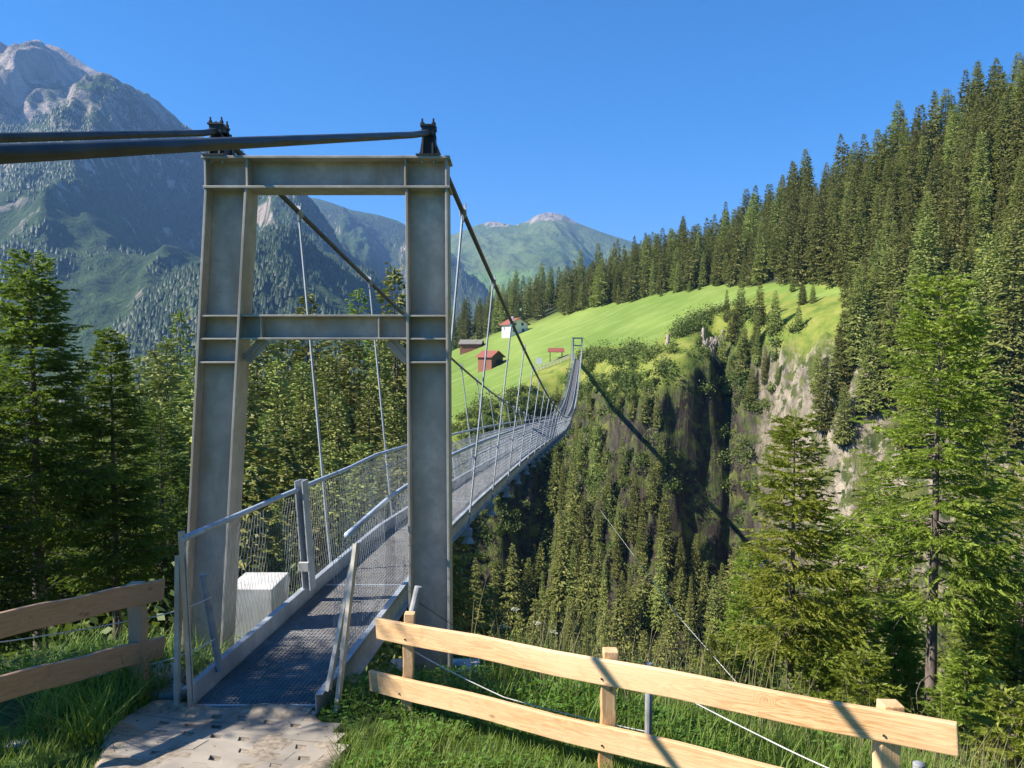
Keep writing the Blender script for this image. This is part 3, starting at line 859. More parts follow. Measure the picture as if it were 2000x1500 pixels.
# ---- scrub on the gorge rim and walls, too many to count
def leaf_mass(name, n, area, per, mat, label, seed, cond, size=(1.0, 2.4), leaf=.22):
    r = np.random.RandomState(seed)
    x = r.uniform(area[0], area[1], n * 6); y = r.uniform(area[2], area[3], n * 6)
    H, s, m, D = terrain(x, y, True)
    ok = cond(x, y, s, D, r)
    q = np.where(ok)[0][:n]
    x, y, z = x[q], y[q], H[q]; k = len(q)
    R = r.uniform(size[0], size[1], k) * (.5 + r.rand(k))
    u = r.normal(size=(k, per, 3)); u /= np.linalg.norm(u, axis=2, keepdims=True)
    rad = r.rand(k, per, 1) ** .4
    c = np.stack([x, y, z + R * .35], -1)[:, None] + u * rad * np.stack([R, R, R * .8], -1)[:, None] * (1 + .3 * r.normal(size=(k, per, 1)))
    c = c.reshape(-1, 3); n_ = len(c)
    a = r.normal(size=(n_, 3)); a /= np.linalg.norm(a, axis=1)[:, None]
    b = np.cross(a, r.normal(size=(n_, 3))); b /= np.linalg.norm(b, axis=1)[:, None]
    l = leaf * (.6 + .8 * r.rand(n_, 1))
    V = np.stack([c - a * l, c + b * l * .6, c + a * l, c - b * l * .6], 1).reshape(-1, 3)
    me = np_mesh(name, V, np.arange(len(V)).reshape(-1, 4), M[mat])
    o = link(name, me); tag(o, label, 'scrub', kind='stuff')
leaf_mass('rim_scrub', 620, (-60, 60, 120, 215), 330, 'scrub', 'green bushes and scrub crowding the far rim of the gorge below the meadow', 5,
          lambda x, y, s, D, r: (s > np.where((x < 15) & (x > 3), .8, -4.5 + 3 * r.rand(len(x)))) & (s < 9) & (y > 110) & (x < 46) & ~((s > 1.0) & (x / y > .197) & (x / y < .285)) & (r.rand(len(x)) < .8), (.8, 2.2), .19)
leaf_mass('wall_scrub', 1500, (-20, 110, 40, 180), 220, 'scrub', 'bushes and grass tufts clinging to the rock walls of the gorge', 6,
          lambda x, y, s, D, r: (s > 4) & (s < 60) & (fbm(x * .09, y * .09, 7, 3) > np.where(x > 42, .08, -.35)) & (r.rand(len(x)) < .8) & ~((x / y > .197) & (x / y < .29) & (r.rand(len(x)) < .85)), (.7, 2.0), .2)
leaf_mass('valley_undergrowth', 420, (-45, 3, 9, 75), 200, 'scrub', 'green undergrowth between the spruce trunks left of the bridge', 7,
          lambda x, y, s, D, r: (s < 6) & (y > 12), (.5, 1.2), .10)
leaf_mass('slope_undergrowth', 200, (1.5, 22, 9.5, 30), 420, 'scrub', 'leafy undergrowth below the foreground spruces on the right', 8,
          lambda x, y, s, D, r: (s > 1.5), (.3, .7), .045)

# ------------------------------------------------------------------ suspension bridge
YT = 6.6
_kd = [4.6, 5.2, 8, 10.2, 13, 16.3, 23, 36, 50, 62, 75, 88, 100, 122, 136, 150, 172, 180]
_kz = [-2.50, -2.50, -2.49, -2.50, -2.66, -2.90, -3.38, -4.45, -5.6, -6.6, -7.3, -7.6, -7.35, -6.25, -5.2, -4.1, -2.4, -1.8]
dd = np.linspace(4.6, 180, 3000); zz = np.interp(dd, _kd, _kz)
for _ in range(3):
    zz = np.convolve(np.pad(zz, 40, mode='edge'), np.ones(81) / 81, 'same')[40:-40]
w_ = sstep((dd - 10) / 10); zz = zz * w_ + np.interp(dd, _kd, _kz) * (1 - w_)
def dz(y): return float(np.interp(y, dd, zz))
def xr(y): return -1.86 + .0985 * y
def xl(y): return -2.76 + .0985 * y
Y0, Y1 = 5.27, 173.0
br = empty('suspension_bridge', (-1.8, 5.2, -2.5), 'long steel suspension footbridge sagging across the gorge between two portal pylons', 'bridge')

# pylon near: built from the photographed outline, upright plane at depth YT
DP = .30
def pylon(root, C, top_l, top_r, bot_l, bot_r, lw, name='pylon', th=.022, sc=1.0):
    """top_l.. outer edges; legs are H sections with flanges left and right"""
    part = MB(); zt = top_l.z; y0 = top_l.y; y1 = y0 + DP * sc
    pl = part
    beam_h = .25 * sc; tk = th * sc
    # head beam as a part with its flanges, legs and the rest are sub-parts
    pl.box(top_l.x - .02, top_r.x + .02, y0 - .01, y1 + .01, zt - tk, zt)
    pl.box(top_l.x - .01, top_r.x + .02, y0 - .008, y1 + .008, zt - beam_h - tk, zt - beam_h)
    pl.box(top_l.x + .004, top_r.x - .004, y0 + DP * sc / 2 - .008, y0 + DP * sc / 2 + .008, zt - beam_h, zt - tk)
    for x in (top_l.x + .006, top_l.x + lw, top_r.x - lw, top_r.x - .012):
        pl.box(x - .009 * sc, x + .009 * sc, y0 + .006, y1 - .006, zt - beam_h, zt - tk)
    head = pl.build(name, C, root, bevel=.003 if sc == 1 else 0)
    def leg(tx, bx, zb, sign):
        m = MB(); zt2 = zt - beam_h - tk
        xa, xb = (tx, tx + lw) if sign > 0 else (tx - lw, tx)
        ya, yb = (bx, bx + lw) if sign > 0 else (bx - lw, bx)
        def slab(t0, t1, b0, b1, ya_, yb_):
            m.hexa([(b0, ya_, zb), (b1, ya_, zb), (b1, yb_, zb), (b0, yb_, zb), (t0, ya_, zt2), (t1, ya_, zt2), (t1, yb_, zt2), (t0, yb_, zt2)])
        slab(xa, xa + tk, ya, ya + tk, y0, y1)
        slab(xb - tk, xb, yb - tk, yb, y0, y1)
        slab(xa + tk, xb - tk, ya + tk, yb - tk, y0 + DP * sc / 2 - .007, y0 + DP * sc / 2 + .007)
        def at_z(z):
            f = (zt2 - z) / (zt2 - zb); return xa + (ya - xa) * f, xb + (yb - xb) * f
        for z in (P(0, 617, YT).z, P(0, 662, YT).z, P(0, 708, YT).z) if sc == 1 else ():
            a, b = at_z(z); m.box(a + tk + .001, b - tk - .001, y0 + .004, y1 - .004, z - .008, z + .008)
        m.box(ya - .08 * sc, yb + .08 * sc, y0 - .08 * sc, y1 + .08 * sc, zb - .03 * sc, zb)
        m.build('leg', C, head, root=root, bevel=.003 if sc == 1 else 0)
        return at_z
    la = leg(top_l.x, bot_l.x, bot_l.z, 1); ra = leg(top_r.x, bot_r.x, bot_r.z, -1)
    z1 = zt - (P(0, 305, YT).z - P(0, 617, YT).z) * sc; z0 = zt - (P(0, 305, YT).z - P(0, 662, YT).z) * sc
    m = MB(); xa = la((z0 + z1) / 2)[1]; xb = ra((z0 + z1) / 2)[0]
    a1, b1 = la(z1)[1] + .002, ra(z1)[0] - .002; a0, b0 = la(z0)[1] + .002, ra(z0)[0] - .002
    m.box(a1, b1, y0 + .03, y1 - .03, z1 - .008, z1 + .008); m.box(a0, b0, y0 + .03, y1 - .03, z0 - .008, z0 + .008)
    m.box(a0 + .01, b0 - .01, y0 + DP * sc / 2 - .006, y0 + DP * sc / 2 + .006, z0 + .008, z1 - .008)
    for f in (.12, .83):
        x = xa + (xb - xa) * f; m.box(x - .006, x + .006, y0 + .035, y1 - .035, z0 + .008, z1 - .008)
    m.build('cross_beam', C, head, root=root, bevel=.002 if sc == 1 else 0)
    if sc == 1:
        for (xx, sg) in ((a0, 1), (b0, -1)):
            m = MB(); m.bar((xx + sg * .17, y0 + .15, z0 - .012), (xx + sg * .004, y0 + .15, z0 - .19), .10, .012, (0, 1, 0))
            m.bar((xx + sg * .17, y0 + .15, z0 - .016), (xx + sg * .004, y0 + .15, z0 - .194), .012, .05, (0, 1, 0))
            m.build('knee_brace', C, head, root=root)
    return head
tl = P(398, 304, YT); trr = P(874, 304, YT); bl = P(350, 1295, YT); brr = P(880, 1332, YT)
lw = P(481, 304, YT).x - tl.x
py1 = pylon(br, M['steel'], tl, trr, Vector((bl.x, YT, TZ(bl.x, YT) - .05)), Vector((brr.x, YT, TZ(brr.x, YT) - .1)), lw)
tag(py1, 'large grey galvanized portal pylon in the foreground')
# saddles with cable clamps
sadR = P(838, 262, YT + .15); sadL = P(430, 259, YT + .15)
for sp_, nm in ((sadL, 'l'), (sadR, 'r')):
    m = MB(); zt = tl.z
    for sy in (-.075, .055):   # two triangular cheek plates
        m.poly_prism([(sp_.x - .075, sp_.y - .10, zt), (sp_.x + .075, sp_.y - .10, zt), (sp_.x + .045, sp_.y - .10, sp_.z + .03), (sp_.x - .035, sp_.y - .10, sp_.z + .03)], (0, .02, 0)) if sy < 0 else \
        m.poly_prism([(sp_.x - .075, sp_.y + .10, zt), (sp_.x + .075, sp_.y + .10, zt), (sp_.x + .045, sp_.y + .10, sp_.z), (sp_.x - .035, sp_.y + .10, sp_.z)], (0, .02, 0))
    m.poly_prism([(sp_.x - .05, sp_.y - .16, zt), (sp_.x - .05, sp_.y + .26, zt), (sp_.x - .05, sp_.y + .14, sp_.z + .02), (sp_.x - .05, sp_.y - .10, sp_.z - .02)], (.014, 0, 0))
    m.poly_prism([(sp_.x + .036, sp_.y - .16, zt), (sp_.x + .036, sp_.y + .26, zt), (sp_.x + .036, sp_.y + .14, sp_.z + .02), (sp_.x + .036, sp_.y - .10, sp_.z - .02)], (.014, 0, 0))
    m.box(sp_.x - .095, sp_.x + .095, sp_.y - .17, sp_.y + .27, zt, zt + .014)
    # clamp blocks and bolts
    m.bar((sp_.x, sp_.y - .12, sp_.z + .0), (sp_.x, sp_.y + .08, sp_.z + .0), .10, .085)
    m.box(sp_.x - .062, sp_.x + .062, sp_.y - .13, sp_.y - .05, sp_.z + .036, sp_.z + .052)
    m.box(sp_.x - .062, sp_.x + .062, sp_.y + .0, sp_.y + .07, sp_.z + .036, sp_.z + .052)
    for bx in (-.048, .048):
        for by in (-.09, .035):
            m.tube([(sp_.x + bx, sp_.y + by, sp_.z - .04), (sp_.x + bx, sp_.y + by, sp_.z + .105)], .0085, 6)
            m.tube([(sp_.x + bx, sp_.y + by, sp_.z + .052), (sp_.x + bx, sp_.y + by, sp_.z + .075)], .016, 6)
            m.tube([(sp_.x + bx * 1.2, sp_.y + by * 1.4, zt + .014), (sp_.x + bx * 1.2, sp_.y + by * 1.4, zt + .034)], .014, 6)
    m.build('cable_saddle', M['dark_steel'], py1, root=br)
m = MB()
for x in (sadL.x, sadR.x):
    for bx in (-.05, .05):
        for by in (.06, .24):
            m.tube([(x + bx, YT + by, tl.z - .05), (x + bx, YT + by, tl.z - .024)], .013, 6)
m.build('bolt', M['steel_clean'], py1, root=br)
# far pylon
fx = xr(173) + .45 - .9
fc = (xr(172.6) + xl(172.6)) / 2
ftz = P(0, 659, 172.6).z
lwf = .30
tz_f = TZ(fc, 172.6)
py2 = pylon(br, M['steel_clean'], Vector((fc - 1.12, 172.6, ftz)), Vector((fc + 1.12, 172.6, ftz)), Vector((fc - 1.15, 172.6, min(tz_f, dz(172)) - .8)), Vector((fc + 1.15, 172.6, min(tz_f, dz(172)) - .8)), lwf, sc=1.25)
tag(py2, 'small far portal pylon at the edge of the bright green meadow')

# main cables
def cz(y):
    t = (y - YT - .15) / (172.8 - YT - .15)
    return sadR.z - (sadR.z + 6.42) * 4 * t * (1 - t) + (ftz - sadR.z + .12) * t * t * t
XCR = lambda y: sadR.x + (xr(172.8) + .75 - sadR.x) * (y - YT - .15) / (172.8 - YT - .15) - .10 * math.sin(math.pi * min(1, (y - YT) / 166))
XCL = lambda y: sadL.x + (xl(172.8) - .75 - sadL.x) * (y - YT - .15) / (172.8 - YT - .15) + .10 * math.sin(math.pi * min(1, (y - YT) / 166))
ys = list(np.concatenate([np.linspace(YT + .15, 12, 12), np.linspace(12.6, 172.8, 130)]))
for sp_, xc, ep, dep in ((sadL, XCL, (0, 269), 4.0), (sadR, XCR, (0, 301), 2.07)):
    q = P(ep[0], ep[1], dep); dirn = (q - sp_)
    k = (-1.9 - sp_.z) / dirn.z
    anchor = sp_ + dirn * k
    back = [anchor, q, sp_ + dirn * .12, sp_ - Vector((0, .13, .025))]
    m = MB(); m.tube(back + [(xc(y), y, cz(y) + (.0 if y > 7 else .01)) for y in ys], .027, 10)
    m.build('main_cable', M['cable'], br, smooth=True)
    # backstay of the far side
    m = MB(); m.tube([(xc(172.8), 172.8, cz(172.8)), (xc(172.8) + 2.2, 190, TZ(xc(172.8) + 2.2, 190) - .1)], .03, 5); m.build('backstay', M['cable'], br)

# hangers, clamps, cross beams under the deck
stations = []
y = 8.55
while y < 170: stations.append(y); y += 2.72
def hanger(m, y, xc, xe, sg):
    t = Vector((xc(y), y, cz(y))); b = Vector((xe(y) + sg * .10, y, dz(y) - .16))
    if t.z - b.z < .25: return
    far = y > 40
    rad = .0155 if y < 60 else .022
    m.tube([t, b], rad, 6 if not far else 4)
    if not far:
        m.tube([t + Vector((0, -.06, .03)), t + Vector((0, .06, -.03))], .04, 8)
        m.box(t.x - .012, t.x + .012, y - .035, y + .035, t.z - .10, t.z + .07)
        m.tube([t + Vector((.03, 0, .02)), t + Vector((.03, 0, .10))], .008, 5); m.tube([t + Vector((-.03, 0, .02)), t + Vector((-.03, 0, .10))], .008, 5)
    else:
        m.box(t.x - .03, t.x + .03, y - .05, y + .05, t.z - .08, t.z + .06)
rest = MB(); nh = 0
for i, y in enumerate(stations):
    for xc, xe, sg in ((XCL, xl, -1), (XCR, xr, 1)):
        if i < 49:
            m = MB(); hanger(m, y, xc, xe, sg)
            if m.v: m.build('hanger_rod', M['steel_clean'], br); nh += 1
        else: hanger(rest, y, xc, xe, sg)
o = rest.build('far_hanger_rods', M['steel_clean'], br); tag(o, kind='stuff')
for i, y in enumerate(stations):
    m = MB(); z = dz(y)
    m.box(xl(y) - .16, xr(y) + .16, y - .05, y + .05, z - .20, z - .10)
    for xe, sg in ((xl, -1), (xr, 1)):
        x = xe(y) + sg * .10
        m.tube([(x, y, z - .30), (x, y, z - .20)], [.09, .03] if y < 60 else [.12, .06], 8)
        m.box(x - .10, x + .10, y - .02, y + .02, z - .325, z - .30)
    m.build('floor_beam', M['steel_clean'], br)

# deck grating: real bars
V = []; Fq = []
def rib(p0, p1, q0, q1):
    n = len(V); V.extend([p0, p1, q1, q0]); Fq.append((n, n + 1, n + 2, n + 3))
def strips_cross(y0, y1, step, hgt, m):
    y = y0
    while y < y1:
        m.append(y); y += step
org = Vector(br['_org'])
cy = np.arange(Y0, 60, .034); cy2 = np.arange(60, Y1, .08)
VV = []; FF = []; n0 = 0
for yy in (cy, cy2):
    wd = .0035 if yy[0] < 60 else .012
    z = np.interp(yy, dd, zz); a = -2.76 + .0985 * yy + .012; b = -1.86 + .0985 * yy - .012
    q = np.stack([np.stack([a, yy - wd / 2, z], -1), np.stack([b, yy - wd / 2, z], -1), np.stack([b, yy + wd / 2, z], -1), np.stack([a, yy + wd / 2, z], -1),
                  np.stack([a, yy - wd / 2, z - .025], -1), np.stack([b, yy - wd / 2, z - .025], -1)], 1)
    k = len(yy); base = n0 + np.arange(k)[:, None] * 6
    FF.append(np.concatenate([base + np.array([[0, 1, 2, 3]]), base + np.array([[0, 4, 5, 1]])], 0)); VV.append(q.reshape(-1, 3)); n0 += 6 * k
ly = np.concatenate([np.arange(Y0, 30, .34), np.arange(30, Y1, 1.0), [Y1]]); lz = np.interp(ly, dd, zz)
for f in np.linspace(.012, .888, 27):
    x = -2.76 + .0985 * ly + f; w2 = .002
    q = np.stack([np.stack([x - w2, ly, lz - .001], -1), np.stack([x + w2, ly, lz - .001], -1), np.stack([x, ly, lz - .03], -1)], 1)
    k = len(ly); base = n0 + np.arange(k - 1)[:, None] * 3
    FF.append(base + np.array([[0, 1, 4, 3]])); FF.append(base + np.array([[0, 3, 5, 2]])); VV.append(q.reshape(-1, 3)); n0 += 3 * k
Va = np.concatenate(VV) - np.array(org); Fa = np.concatenate(FF)
link('deck_grating', np_mesh('deck_grating', Va, Fa, M['grating']), br)
# joints between grating panels
m = MB()
y = Y0 + .02
while y < 90:
    z = dz(y); m.box(xl(y) + .013, xr(y) - .013, y - .012, y + .012, z - .035, z + .003); y += 2.72
m.build('panel_joint', M['steel_clean'], br)
# kick boards (edge channels)
def sweep(m, ys, fx, fz, w0, w1, h0, h1):
    base = len(m.v)
    for y in ys:
        x = fx(y); z = fz(y)
        m.v += [(x + w0, y, z + h0), (x + w1, y, z + h0), (x + w1, y, z + h1), (x + w0, y, z + h1)]
    for i in range(len(ys) - 1):
        for k in range(4):
            a = base + i * 4 + k; b = base + i * 4 + (k + 1) % 4
            m.f.append((a, b, b + 4, a + 4))
    m.f.append((base, base + 1, base + 2, base + 3)); e = base + (len(ys) - 1) * 4; m.f.append((e + 3, e + 2, e + 1, e))
ysl = list(np.concatenate([np.linspace(Y0 - .02, 20, 40), np.linspace(21, Y1, 110)]))
ysr = list(np.concatenate([np.linspace(Y0 - .10, 20, 40), np.linspace(21, Y1, 110)]))
for fx_, sg, yy in ((xl, -1, ysl), (xr, 1, ysr)):
    m = MB(); a, b = sorted((sg * .004, sg * .010)); sweep(m, yy, fx_, dz, a, b, -.11, .135)
    a, b = sorted((sg * .0105, sg * .055)); sweep(m, yy, fx_, dz, a, b, .128, .136); sweep(m, yy, fx_, dz, a, b, -.112, -.104)
    m.build('kick_board', M['steel_clean'], br)
RH = 1.08
def rz(y): return dz(y) + RH + .10 * max(0, (9 - y) / 4)
for fx_, sg, ya in ((xl, -1, 5.29), (xr, 1, 5.42)):
    m = MB(); yy = list(np.concatenate([np.linspace(ya, 20, 40), np.linspace(21, Y1, 110)]))
    m.tube([(fx_(y) + sg * .055 + (.10 * max(0, (7 - y) / 1.6) if sg > 0 else 0), y, rz(y)) for y in yy], [.0235 if y < 40 else .03 for y in yy], 10)
    m.build('handrail', M['rail'], br, smooth=True)
    m = MB(); m.tube([(fx_(y) + sg * .05, y, rz(y) - .20) for y in yy[12:]], .006, 4); m.build('net_border_cable', M['rail'], br)
# wire net on both sides: real wires in tall diamonds
def net(fx_, sg, ya):
    VV = []; FF = []; n0 = 0
    step = .062
    for dirn in (-1, 1):
        y = ya
        ysn = np.concatenate([np.arange(ya, 45, step), np.arange(45, Y1, step * 2)])
        for yb in ysn:
            t = np.linspace(0, 1, 6 if yb < 20 else 3)
            run = .34
            yy = yb + dirn * run * (t - .5)
            if yb < 20: yy = yy + .010 * np.sin(t * 22 + yb * 9)
            yy = np.clip(yy, ya, Y1)
            zb = np.interp(yy, dd, zz); hh = RH - .04 if yb < 12 else RH - .2
            z = zb + .05 + t * hh
            x = (-2.76 if sg < 0 else -1.86) + .0985 * yy + sg * (.03 + .02 * t)
            if yb < 14: x = x + .008 * np.sin(t * 9 + yb * 5)
            w = .0013 if yb < 20 else (.0022 if yb < 60 else .006)
            k = len(t)
            pts = np.stack([x, yy, z], -1)
            off = [np.array([0, w, 0]), np.array([w * .8, -w, 0]), np.array([-w * .8, -w, 0])]
            q = np.stack([pts + o_ for o_ in off], 1).reshape(-1, 3)
            VV.append(q)
            b = n0 + np.arange(k - 1)[:, None] * 3
            FF.append(np.concatenate([b + np.array([[0, 1, 4, 3]]), b + np.array([[1, 2, 5, 4]]), b + np.array([[2, 0, 3, 5]])], 0)); n0 += 3 * k
    me = np_mesh('wire_net', np.concatenate(VV) - np.array(org), np.concatenate(FF), M['steel_clean'])
    o = link('wire_net', me, br)
net(xl, -1, 5.3); net(xr, 1, 5.45)
# end posts of the railings (pairs of angle bars) and one tall post outside the left rail
def bars(name, pairs, w=.032):
    for a, b in pairs:
        m = MB(); m.bar(a, b, w, .006); d = Vector((w / 2, 0, 0))
        m.bar(Vector(a) + Vector((w / 2, .022, 0)), Vector(b) + Vector((w / 2, .016, 0)), .006, .032)
        m.build(name, M['steel'], br)
bars('rail_post', [(P(352, 1038, 5.29), P(372, 1385, 5.2)), (P(346, 1085, 5.27), P(343, 1400, 5.2)), (P(693, 1062, 5.4), P(655, 1392, 5.2)), (P(687, 1100, 5.45), P(638, 1350, 5.2))])
m = MB(); a = P(588, 938, 7.4); b = P(604, 1150, 7.5)
m.bar(a + Vector((-.035, 0, 0)), b + Vector((-.035, 0, 0)), .012, .09); m.bar(a + Vector((.035, 0, 0)), b + Vector((.035, 0, 0)), .012, .09); m.bar(a + Vector((0, .05, 0)), b + Vector((0, .05, 0)), .06, .008, (0, 1, 0))
m.build('rail_post', M['steel_clean'], br)
m = MB(); c = P(597, 1103, 7.45); m.box(c.x - .05, c.x + .05, c.y - .09, c.y - .05, c.z - .045, c.z + .045); m.build('clamp_plate', M['concrete'], br, bevel=.004)

# ------------------------------------------------------------------ concrete anchor block beside the pylon
q = P(461, 1255, 7.9); q2 = P(532, 1150, 7.9)
m = MB(); gz = min(TZ(q.x, 7.9), -3.2)
m.box(q.x - .1, q2.x, 7.9, 8.5, gz - .4, q2.z)
o = m.build('concrete_block', M['concrete'], bevel=.012)
tag(o, 'pale square concrete anchor block just right of the left pylon leg', 'block')
# pylon footings
for x, lab in ((bl.x + .18, 'grey concrete footing under the left pylon leg'), (brr.x - .18, 'grey concrete footing under the right pylon leg, beside the wooden fence')):
    g = TZ(x, YT + .15)
    m = MB(); m.box(x - .42, x + .42, YT - .22, YT + .52, g - .6, g - .03)
    tag(m.build('pylon_footing', M['concrete'], bevel=.02), lab, 'footing')
# wind guy wires
def wire(name, pts, r, label, mat='rope', cat='wire', sides=5, n=14, sag=0.0):
    m = MB(); out = []
    for i in range(len(pts) - 1):
        a, b = Vector(pts[i]), Vector(pts[i + 1])
        for k in range(n + (i == len(pts) - 2)):
            t = k / n; p = a.lerp(b, t); p.z -= sag * 4 * t * (1 - t); out.append(p)
    m.tube(out, r, sides)
    o = m.build(name, M[mat]); tag(o, label, cat); return o
wire('guy_wire', [P(1170, 993, 60), P(1332, 1212, 18), P(1436, 1330, 10), P(1485, 1398, 8.6)], .006, 'thin steel guy wire running from the gorge down toward the grassy edge', 'rope', sag=0.0)

# ------------------------------------------------------------------ fences
def plank_obj(name, a, b, h, t, mat, parent, flip=1):
    a = Vector(a); b = Vector(b); L = (b - a).length
    ex = (b - a).normalized(); ey = Vector((0, 0, 1)).cross(ex).normalized(); ez = ex.cross(ey)
    n = 24; m = MB()
    rr_ = random.Random(int(L * 1000))
    vs = []
    for i in range(n + 1):
        x = L * i / n; j = rr_.uniform(-.0015, .0015); w = .004 * math.sin(i * .7 + L)
        for (yy, zz_) in ((-t / 2, -h / 2), (t / 2, -h / 2), (t / 2, h / 2), (-t / 2, h / 2)):
            vs.append((x, yy + w * .5, zz_ + j + w))
    m.v = vs
    for i in range(n):
        for k in range(4):
            p = i * 4 + k; q = i * 4 + (k + 1) % 4
            m.f.append((p, p + 4, q + 4, q))
    m.f.append((0, 1, 2, 3)); e = n * 4; m.f.append((e + 3, e + 2, e + 1, e))
    me = bpy.data.meshes.new(name); me.from_pydata(m.v, [], m.f); me.materials.append(M[mat])
    o = bpy.data.objects.new(name, me); COL.objects.link(o); o.parent = parent
    mat4 = Matrix((ex, ey, ez)).transposed().to_4x4(); mat4.translation = a - Vector(parent['_org'])
    o.matrix_basis = mat4
    md = o.modifiers.new('b', 'BEVEL'); md.width = .006; md.segments = 2; md.limit_method = 'ANGLE'
    return o
def fpost(top, zb, w, mat, parent, lean=(0, 0)):
    return plank_obj('post', (top[0] + lean[0], top[1] + lean[1], zb), top, w, w * .92, mat, parent)

fr = empty('wooden_fence', (0.5, 4.4, -2.6), 'bright new two plank wooden fence running right from the pylon above the grassy edge', 'fence')
dl, dr = 5.35, 3.3
A1 = P(737, 1226, dl); B1 = P(1872, 1446, dr)
A2 = P(724, 1328, dl + .02)
dirf = (B1 - A1)
vert = A1 - A2
B2 = B1 - Vector((0, 0, vert.z)) + dirf * .02
plank_obj('plank', A1, B1, .145, .035, 'wood', fr)
plank_obj('plank', A2, B2, .145, .035, 'wood', fr)
nrm = Vector((0, 0, 1)).cross(dirf).normalized()
for px, tpy, w, zb in ((787, 1196, .072, None), (1184, 1268, .085, None), (1750, 1372, .095, None)):
    # position on the fence line
    best = min((abs(1000 + 1505 * (A1.x + dirf.x * t) / (A1.y + dirf.y * t) - px), t) for t in np.linspace(0, 1, 400))[1]
    c = A1 + dirf * best + nrm * (.018 + w * .46 + .002) * (1 if nrm.y > 0 else -1)
    top = P(px, tpy, c.y)
    fpost((c.x, c.y, top.z), min(TZ(c.x, c.y), -2.4) - .3, w, 'wood', fr, (-.03, 0))
    for Aq, Bq in ((A1, B1), (A2, B2)):
        cc = Aq + (Bq - Aq) * best
        if px == 787: cc = Aq + (Bq - Aq) * (best + .01)
        for dz_ in (-.035, .035):
            m = MB(); fn = -nrm if nrm.y > 0 else nrm; q_ = cc + fn * .016 + Vector((.01 * dz_ / .035, 0, dz_)); m.tube([q_, q_ + fn * .006], .006, 8); m.build('screw', M['dark_steel'], fr)
flf = empty('wooden_fence', (-2.8, 5, -2.7), 'weathered two plank wooden fence in shade at the left edge', 'fence')
C1 = P(318, 1150, 5.55); D1 = P(-140, 1252, 4.0); C2 = P(318, 1262, 5.55); D2 = P(-150, 1385, 4.0)
plank_obj('plank', D1, C1, .150, .035, 'wood_old', flf); plank_obj('plank', D2, C2, .150, .035, 'wood_old', flf)
dl_ = (C1 - D1); t_ = .86
c = D1 + dl_ * t_ + Vector((-.07, .03, 0)); top = P(262, 1140, c.y)
fpost((P(263, 1140, c.y).x, c.y + .02, top.z), TZ(c.x, c.y) - .3, .10, 'wood_old', flf, (.02, 0))
c = D1 + dl_ * .05 + Vector((-.07, .03, 0))
fpost((c.x, c.y, P(-100, 1200, c.y).z), TZ(c.x, c.y) - .3, .10, 'wood_old', flf)
# round grey posts carrying the wire
def rpost(name, a, b, r, label):
    m = MB(); a = Vector(a); b = Vector(b); m.tube([b, b.lerp(a, .5), a - (a - b) * .01, a], [r, r, r, r * .8], 12)
    tag(m.build(name, M['grey_post'], smooth=False), label, 'post'); return a, b
rpost('round_post', P(397, 1122, 5.6), P(430, 1310, 5.65), .026, 'leaning round grey post inside the left pylon leg')
rpost('round_post', P(818, 1145, 5.35), P(796, 1240, 5.3), .028, 'round grey post leaning against the right pylon leg, above the fence end')
rpost('round_post', P(1268, 1295, 4.75), P(1265, 1560, 4.75), .024, 'upright round grey post between the middle and right wooden fence posts')
rpost('round_post', P(1795, 1490, 3.9), P(1793, 1620, 3.9), .03, 'round grey post barely visible below the right end of the fence')
rpost('dark_pipe', P(897, 1295, 6.9), P(895, 1360, 6.9), .05, 'short dark pipe end standing in the grass right of the pylon leg')
wire('wire_strand', [P(-60, 1262, 4.6), P(255, 1212, 5.5), P(345, 1192, 5.3), P(412, 1166, 5.6)], .0045, 'upper white wire strand behind the left fence', sag=.01)
wire('wire_strand', [P(-60, 1372, 4.6), P(255, 1303, 5.5), P(345, 1283, 5.3), P(420, 1248, 5.6)], .0045, 'lower white wire strand behind the left fence', sag=.01)
wire('wire_strand', [P(815, 1175, 5.4), P(905, 1235, 6.6), P(1000, 1290, 6.0)], .003, 'thin dark wire strand crossing the foot of the right pylon leg', 'dark_steel')
wire('wire_strand', [P(805, 1270, 5.3), P(985, 1362, 5.0), P(1268, 1430, 4.8)], .004, 'pale wire strand running from the pylon foot to the round grey post', sag=.01)
wire('wire_strand', [P(1268, 1325, 4.8), P(1490, 1440, 4.4), P(1640, 1510, 4.1)], .0045, 'pale wire strand sloping down right behind the bright fence', sag=.005)

